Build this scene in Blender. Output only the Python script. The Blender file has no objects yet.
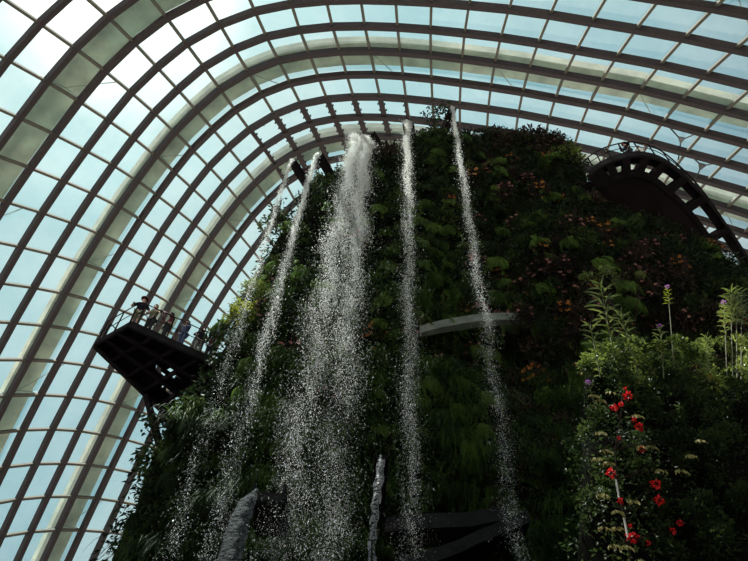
import bpy, bmesh, math, random
import numpy as np
from mathutils import Vector, Matrix, noise
from mathutils.bvhtree import BVHTree
random.seed(7); rng = np.random.default_rng(7)
SC = bpy.context.scene; COL = SC.collection

# ------------------------------------------------------------------ camera
F = 650.0
ELEV = math.atan2(F, math.hypot(26, 496)); ROLL = math.atan2(26, 496)
EYE = Vector((0, 0, 1.6))
fw = Vector((0, math.cos(ELEV), math.sin(ELEV))); r0v = Vector((1, 0, 0)); u0v = r0v.cross(fw)
RT = math.cos(ROLL)*r0v + math.sin(ROLL)*u0v; UP = -math.sin(ROLL)*r0v + math.cos(ROLL)*u0v
cd = bpy.data.cameras.new('camera'); cam = bpy.data.objects.new('camera', cd); COL.objects.link(cam)
cd.sensor_width = 36; cd.lens = F/748*36; cd.clip_end = 2000
M = Matrix((RT, UP, -fw)).transposed().to_4x4(); M.translation = EYE; cam.matrix_world = M
SC.camera = cam
def ray(px, py): return ((px-374)/F*RT + (280.5-py)/F*UP + fw).normalized()
def at(px, py, Y): d = ray(px, py); return EYE + d*(Y/d.y)
def atz(px, py, Z): d = ray(px, py); return EYE + d*((Z-EYE.z)/d.z)

# ------------------------------------------------------------------ helpers
def tag(o, label=None, cat=None, group=None, kind=None):
    if label: o['label'] = label
    if cat: o['category'] = cat
    if group: o['group'] = group
    if kind: o['kind'] = kind
    return o
def empty(name, loc=(0, 0, 0), rz=0):
    o = bpy.data.objects.new(name, None); COL.objects.link(o); o.location = loc; o.rotation_euler = (0, 0, rz)
    o.empty_display_size = .2
    return o
def link(name, me, mat, parent=None, smooth=False):
    o = bpy.data.objects.new(name, me); COL.objects.link(o)
    if mat and not me.materials: me.materials.append(mat)
    if smooth:
        me.polygons.foreach_set('use_smooth', [True]*len(me.polygons))
    if parent: o.parent = parent
    return o
class MB:
    def __init__(s): s.v = []; s.f = []
    def add(s, vs, fs):
        b = len(s.v); s.v += [tuple(v) for v in vs]; s.f += [tuple(i+b for i in f) for f in fs]
    def bar(s, a, b, w, d, up=Vector((0, 0, 1))):
        """box beam from a to b, w wide, d deep along 'up'"""
        a = Vector(a); b = Vector(b); t = (b-a).normalized(); up = Vector(up)
        sd = t.cross(up)
        if sd.length < 1e-4: sd = t.cross(Vector((1, 0, 0)))
        sd.normalize(); n = sd.cross(t).normalized()
        vs = [p + sd*sx*w/2 + n*sn*d/2 for p in (a, b) for sx, sn in ((-1, -1), (1, -1), (1, 1), (-1, 1))]
        s.add(vs, [(0, 1, 2, 3), (7, 6, 5, 4), (0, 4, 5, 1), (1, 5, 6, 2), (2, 6, 7, 3), (3, 7, 4, 0)])
    def box(s, c, sz, rz=0):
        c = Vector(c); R = Matrix.Rotation(rz, 3, 'Z')
        vs = [c + R @ Vector((x*sz[0]/2, y*sz[1]/2, z*sz[2]/2)) for z in (-1, 1) for x, y in ((-1, -1), (1, -1), (1, 1), (-1, 1))]
        s.add(vs, [(3, 2, 1, 0), (4, 5, 6, 7), (0, 1, 5, 4), (1, 2, 6, 5), (2, 3, 7, 6), (3, 0, 4, 7)])
    def tube(s, pts, rad, n=8, cap=True):
        pts = [Vector(p) for p in pts]; k = len(pts)
        rads = rad if isinstance(rad, (list, tuple)) else [rad]*k
        vs = []; fs = []
        for i, p in enumerate(pts):
            t = (pts[min(i+1, k-1)] - pts[max(i-1, 0)]).normalized()
            a = t.cross(Vector((0.13, 0.2, 1)))
            if a.length < .1: a = t.cross(Vector((1, 0, 0)))
            a.normalize(); b = t.cross(a)
            for j in range(n):
                an = 2*math.pi*j/n; vs.append(p + (a*math.cos(an) + b*math.sin(an))*rads[i])
        for i in range(k-1):
            for j in range(n): fs.append((i*n+j, i*n+(j+1) % n, (i+1)*n+(j+1) % n, (i+1)*n+j))
        if cap: fs += [tuple(range(n))[::-1], tuple((k-1)*n+j for j in range(n))]
        s.add(vs, fs)
    def sweep(s, pts, nrm, w, d, din=0.0):
        """rectangular section swept along pts; nrm = outward normals; section spans din..din+d inward"""
        k = len(pts); vs = []; fs = []
        for i in range(k):
            t = (pts[min(i+1, k-1)] - pts[max(i-1, 0)]).normalized(); n = nrm[i]
            sd = t.cross(n).normalized()
            for sx, dd in ((-1, din), (1, din), (1, din+d), (-1, din+d)): vs.append(pts[i] + sd*sx*w/2 - n*dd)
        for i in range(k-1):
            for j in range(4): fs.append((i*4+j, i*4+(j+1) % 4, i*4+4+(j+1) % 4, i*4+4+j))
        fs += [(3, 2, 1, 0), (k*4-4, k*4-3, k*4-2, k*4-1)]
        s.add(vs, fs)
    def mesh(s, name):
        me = bpy.data.meshes.new(name); me.from_pydata(s.v, [], s.f); me.update(); return me
    def build(s, name, mat, parent=None, smooth=False): return link(name, s.mesh(name), mat, parent, smooth)
def npmesh(name, V, Fc):
    """V (n,3), Fc (m,k) all faces with k corners"""
    me = bpy.data.meshes.new(name); m, k = Fc.shape
    me.vertices.add(len(V)); me.vertices.foreach_set('co', np.ascontiguousarray(V, dtype=np.float32).ravel())
    me.loops.add(m*k); me.loops.foreach_set('vertex_index', Fc.astype(np.int32).ravel())
    me.polygons.add(m); me.polygons.foreach_set('loop_start', np.arange(0, m*k, k, dtype=np.int32))
    me.polygons.foreach_set('loop_total', np.full(m, k, dtype=np.int32))
    me.update(calc_edges=True); return me

# ------------------------------------------------------------------ materials
def newmat(name):
    m = bpy.data.materials.new(name); m.use_nodes = True; nt = m.node_tree; nt.nodes.clear()
    return m, nt, nt.nodes.new('ShaderNodeOutputMaterial')
def N(nt, t, **kw):
    n = nt.nodes.new(t)
    for k, v in kw.items():
        if k in n.inputs: n.inputs[k].default_value = v
        else: setattr(n, k, v)
    return n
def ramp(nt, fac, stops):
    r = nt.nodes.new('ShaderNodeValToRGB'); nt.links.new(fac, r.inputs[0]); cr = r.color_ramp
    while len(cr.elements) < len(stops): cr.elements.new(.5)
    for e, (p, c) in zip(cr.elements, stops): e.position = p; e.color = (*c, 1)
    return r.outputs[0]
def solid(name, c, rough=.6, metal=0, var=.25, scale=3, bump=0, spec=.5):
    m, nt, o = newmat(name)
    b = N(nt, 'ShaderNodeBsdfPrincipled', Roughness=rough, Metallic=metal)
    if max(c) < .09: spec = .0 if max(c) < .03 else .08
    b.inputs['Specular IOR Level'].default_value = spec
    tc = N(nt, 'ShaderNodeTexCoord'); nz = N(nt, 'ShaderNodeTexNoise', Scale=scale, Detail=5.0)
    nt.links.new(tc.outputs['Object'], nz.inputs['Vector'])
    lo = tuple(x*(1-var) for x in c); hi = tuple(min(1, x*(1+var)) for x in c)
    nt.links.new(ramp(nt, nz.outputs[0], [(.3, lo), (.7, hi)]), b.inputs['Base Color'])
    if bump:
        bp = N(nt, 'ShaderNodeBump', Strength=bump); nt.links.new(nz.outputs[0], bp.inputs['Height']); nt.links.new(bp.outputs[0], b.inputs['Normal'])
    nt.links.new(b.outputs[0], o.inputs[0]); return m
def leafmat(name, c1, c2, trans=.35, rough=.55, scale=1.2):
    m, nt, o = newmat(name)
    b = N(nt, 'ShaderNodeBsdfPrincipled', Roughness=rough); b.inputs['Specular IOR Level'].default_value = .5 if name.startswith('sunlit') else .2; tr = N(nt, 'ShaderNodeBsdfTranslucent')
    geo = N(nt, 'ShaderNodeNewGeometry'); nz = N(nt, 'ShaderNodeTexNoise', Scale=scale, Detail=3.0)
    nt.links.new(geo.outputs['Position'], nz.inputs['Vector'])
    oi = N(nt, 'ShaderNodeObjectInfo'); ad = N(nt, 'ShaderNodeMath', operation='MULTIPLY_ADD')
    nt.links.new(oi.outputs['Random'], ad.inputs[0]); ad.inputs[1].default_value = .35
    ml = N(nt, 'ShaderNodeMath', operation='MULTIPLY_ADD'); ml.inputs[1].default_value = 1.4; ml.inputs[2].default_value = -.35
    nt.links.new(nz.outputs[0], ml.inputs[0]); nt.links.new(ml.outputs[0], ad.inputs[2])
    col = ramp(nt, ad.outputs[0], [(.25, c1), (.8, c2)])
    nt.links.new(col, b.inputs['Base Color'])
    hs = N(nt, 'ShaderNodeHueSaturation', Value=1.6); nt.links.new(col, hs.inputs['Color']); nt.links.new(hs.outputs[0], tr.inputs['Color'])
    mx = N(nt, 'ShaderNodeMixShader'); mx.inputs[0].default_value = trans
    nt.links.new(b.outputs[0], mx.inputs[1]); nt.links.new(tr.outputs[0], mx.inputs[2]); nt.links.new(mx.outputs[0], o.inputs[0])
    return m
MT = {}
MT['rib'] = solid('painted_dark_steel', (.058, .045, .048), .5, var=.1)
MT['purlin'] = solid('pale_painted_steel', (.12, .105, .085), .9, var=.15)
MT['arch'] = solid('white_painted_arch', (.74, .74, .60), .6, var=.3, scale=.6)
MT['cable'] = solid('steel_cable', (.10, .10, .11), .4, .5)
MT['strut'] = solid('pale_strut_paint', (.45, .46, .40), .5)
MT['dark'] = solid('dark_deck_steel', (.013, .010, .012), .8)
MT['deckedge'] = solid('deck_edge_steel', (.02, .018, .02), .7)
MT['rock'] = solid('wet_black_rock', (.006, .006, .005), 1, var=.5, scale=1.3, bump=.4)
MT['soil'] = solid('dark_planting_felt', (.008, .009, .006), .9, var=.5, scale=2)
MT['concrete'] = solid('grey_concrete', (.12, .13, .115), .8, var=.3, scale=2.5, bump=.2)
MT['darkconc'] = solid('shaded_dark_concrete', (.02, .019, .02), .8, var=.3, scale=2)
MT['soffit'] = solid('dark_brown_soffit', (.012, .009, .010), .8, var=.3, scale=1)
MT['ground'] = solid('pale_paving', (.62, .60, .54), .9, var=.15, scale=.2)
MT['floor'] = solid('dark_paving', (.04, .04, .036), .8, var=.3, scale=.5)
MT['fern'] = leafmat('fern_green', (.010, .022, .005), (.10, .165, .03))
MT['darkleaf'] = leafmat('dark_leaf_green', (.006, .011, .004), (.026, .044, .012))
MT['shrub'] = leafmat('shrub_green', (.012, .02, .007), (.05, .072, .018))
MT['olive'] = leafmat('bronze_leaf', (.016, .011, .010), (.055, .034, .028))
MT['grass'] = leafmat('weeping_grass_green', (.014, .028, .006), (.07, .12, .022))
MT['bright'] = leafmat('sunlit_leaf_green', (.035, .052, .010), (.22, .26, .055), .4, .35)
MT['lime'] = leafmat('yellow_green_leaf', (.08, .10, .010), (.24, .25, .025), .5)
MT['yellowleaf'] = leafmat('yellowing_leaf', (.22, .17, .05), (.42, .36, .13), .4)
MT['stem'] = solid('plant_stem', (.10, .09, .04), .7)
MT['cane'] = solid('pale_cane', (.42, .38, .34), .6)
MT['bark'] = solid('dark_bark', (.03, .02, .015), .9)
MT['red'] = leafmat('red_petals', (.45, .008, .012), (.75, .03, .03), .3)
MT['pink'] = leafmat('pink_petals', (.22, .08, .08), (.42, .2, .17), .3)
MT['purple'] = leafmat('purple_petals', (.30, .09, .36), (.5, .22, .58), .3)
MT['orange'] = leafmat('orange_petals', (.3, .10, .02), (.5, .22, .05), .3)
MT['skin'] = solid('skin', (.42, .24, .17), .5, var=.05)
MT['hair'] = solid('dark_hair', (.015, .010, .008), .5)
def cloth(name, c): return solid('cloth_'+name, c, .9, var=.15, scale=20)

def water_mat(name, alpha, white=(.9, .9, .9), emis=0):
    m, nt, o = newmat(name)
    d = N(nt, 'ShaderNodeBsdfDiffuse'); d.inputs['Color'].default_value = (*white, 1)
    t = N(nt, 'ShaderNodeBsdfTranslucent'); t.inputs['Color'].default_value = (*white, 1)
    g = N(nt, 'ShaderNodeBsdfGlossy', Roughness=.25)
    a = N(nt, 'ShaderNodeMixShader'); a.inputs[0].default_value = .5
    b = N(nt, 'ShaderNodeMixShader'); b.inputs[0].default_value = .2
    nt.links.new(d.outputs[0], a.inputs[1]); nt.links.new(t.outputs[0], a.inputs[2])
    nt.links.new(a.outputs[0], b.inputs[1]); nt.links.new(g.outputs[0], b.inputs[2])
    tp = N(nt, 'ShaderNodeBsdfTransparent'); c = N(nt, 'ShaderNodeMixShader'); c.inputs[0].default_value = alpha
    nt.links.new(tp.outputs[0], c.inputs[1]); nt.links.new(b.outputs[0], c.inputs[2])
    nt.links.new(c.outputs[0], o.inputs[0]); return m
MT['drop'] = water_mat('water_droplets', .62, (.96, .94, .92))
def sheet_mat():
    m, nt, o = newmat('rippling_water_sheet')
    tc = N(nt, 'ShaderNodeTexCoord'); mp = N(nt, 'ShaderNodeMapping'); mp.inputs['Scale'].default_value = (2.5, 2.5, 5)
    nt.links.new(tc.outputs['Object'], mp.inputs[0])
    nz = N(nt, 'ShaderNodeTexNoise', Scale=2.2, Detail=5.0); nt.links.new(mp.outputs[0], nz.inputs['Vector'])
    b = N(nt, 'ShaderNodeBsdfPrincipled', Roughness=.18); b.inputs['Base Color'].default_value = (.62, .62, .66, 1)
    b.inputs['Specular IOR Level'].default_value = .8
    bp = N(nt, 'ShaderNodeBump', Strength=.9, Distance=.3); nt.links.new(nz.outputs[0], bp.inputs['Height']); nt.links.new(bp.outputs[0], b.inputs['Normal'])
    tl = N(nt, 'ShaderNodeBsdfTranslucent'); tl.inputs['Color'].default_value = (.85, .83, .85, 1); nt.links.new(bp.outputs[0], tl.inputs['Normal'])
    m1 = N(nt, 'ShaderNodeMixShader'); m1.inputs[0].default_value = .5
    nt.links.new(b.outputs[0], m1.inputs[1]); nt.links.new(tl.outputs[0], m1.inputs[2])
    tp = N(nt, 'ShaderNodeBsdfTransparent'); m2 = N(nt, 'ShaderNodeMixShader')
    nz2 = N(nt, 'ShaderNodeTexNoise', Scale=1.3, Detail=3.0); nt.links.new(mp.outputs[0], nz2.inputs['Vector'])
    nt.links.new(ramp(nt, nz2.outputs[0], [(.42, (.16, .13, .18)), (.58, (.95, .93, .93))]), tl.inputs['Color'])
    fr = ramp(nt, nz.outputs[0], [(.42, (.12,)*3), (.60, (.55,)*3)])
    nt.links.new(fr, m2.inputs[0]); nt.links.new(m1.outputs[0], m2.inputs[1]); nt.links.new(tp.outputs[0], m2.inputs[2])
    nt.links.new(m2.outputs[0], o.inputs[0]); return m
MT['sheet'] = sheet_mat()
def glass_mat():
    m, nt, o = newmat('pale_cyan_roof_glass')
    tp = N(nt, 'ShaderNodeBsdfTransparent')
    tc = N(nt, 'ShaderNodeNewGeometry'); nz = N(nt, 'ShaderNodeTexNoise', Scale=.22, Detail=6.0, Roughness=.6)
    nt.links.new(tc.outputs['Position'], nz.inputs['Vector'])
    nt.links.new(ramp(nt, nz.outputs[0], [(.35, (.70, .86, .86)), (.65, (.91, .97, .95))]), tp.inputs['Color'])
    tl = N(nt, 'ShaderNodeBsdfTranslucent'); tl.inputs['Color'].default_value = (.8, .86, .86, 1)
    g = N(nt, 'ShaderNodeBsdfGlossy', Roughness=.05)
    a = N(nt, 'ShaderNodeMixShader'); a.inputs[0].default_value = .06
    b = N(nt, 'ShaderNodeMixShader'); b.inputs[0].default_value = .04
    nt.links.new(tp.outputs[0], a.inputs[1]); nt.links.new(tl.outputs[0], a.inputs[2])
    nt.links.new(a.outputs[0], b.inputs[1]); nt.links.new(g.outputs[0], b.inputs[2]); nt.links.new(b.outputs[0], o.inputs[0])
    return m
MT['glass'] = glass_mat()

# ------------------------------------------------------------------ sky and sun
SUN = Vector((-.28, .05, .96)).normalized()
w = bpy.data.worlds.new('sky'); SC.world = w; w.use_nodes = True; nt = w.node_tree; nt.nodes.clear()
out = nt.nodes.new('ShaderNodeOutputWorld'); bg = nt.nodes.new('ShaderNodeBackground')
tc = N(nt, 'ShaderNodeTexCoord')
dt = N(nt, 'ShaderNodeVectorMath', operation='DOT_PRODUCT'); nt.links.new(tc.outputs['Generated'], dt.inputs[0]); dt.inputs[1].default_value = ray(120, -10)
glow = ramp(nt, dt.outputs['Value'], [(.0, (.10, .17, .22)), (.55, (.16, .28, .36)), (.80, (.28, .49, .56)), (.94, (.42, .66, .71)), (.982, (.62, .87, .89)), (.996, (1.5, 1.5, 1.45))])
for e in glow.node.color_ramp.elements: pass
glow.node.color_ramp.interpolation = 'EASE'
nz = N(nt, 'ShaderNodeTexNoise', Scale=2.3, Detail=7.0, Roughness=.55); nt.links.new(tc.outputs['Generated'], nz.inputs['Vector'])
cf = ramp(nt, nz.outputs[0], [(.46, (0,)*3), (.72, (.55,)*3)])
mx = N(nt, 'ShaderNodeMix', data_type='RGBA'); nt.links.new(cf, mx.inputs[0]); nt.links.new(glow, mx.inputs[6]); mx.inputs[7].default_value = (.75, .80, .78, 1)
nt.links.new(mx.outputs[2], bg.inputs[0]); bg.inputs[1].default_value = 1.0; nt.links.new(bg.outputs[0], out.inputs[0])
sl = bpy.data.lights.new('sun', 'SUN'); sl.energy = 11; sl.angle = math.radians(.6); sl.color = (1, .95, .86)
so = bpy.data.objects.new('sun', sl); COL.objects.link(so); so.rotation_euler = SUN.to_track_quat('Z', 'Y').to_euler(); so.location = (-20, 20, 90)
SC.view_settings.view_transform = 'Standard'; SC.view_settings.look = 'None'; SC.view_settings.exposure = 0; SC.view_settings.gamma = 1
SC.cycles.max_bounces = 6; SC.cycles.transparent_max_bounces = 24; SC.cycles.caustics_reflective = False; SC.cycles.caustics_refractive = False

# ------------------------------------------------------------------ ground
def disc(name, r, z, mat, c=(5, 20)):
    b = MB(); n = 96
    vs = [(c[0], c[1], z)] + [(c[0]+r*math.cos(2*math.pi*i/n), c[1]+r*math.sin(2*math.pi*i/n), z) for i in range(n)]
    b.add(vs, [(0, 1+i, 1+(i+1) % n) for i in range(n)]); o = b.build(name, mat); tag(o, kind='structure'); return o
disc('ground', 400, -.05, MT['ground']); disc('floor', 60, 0, MT['floor'])

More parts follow.
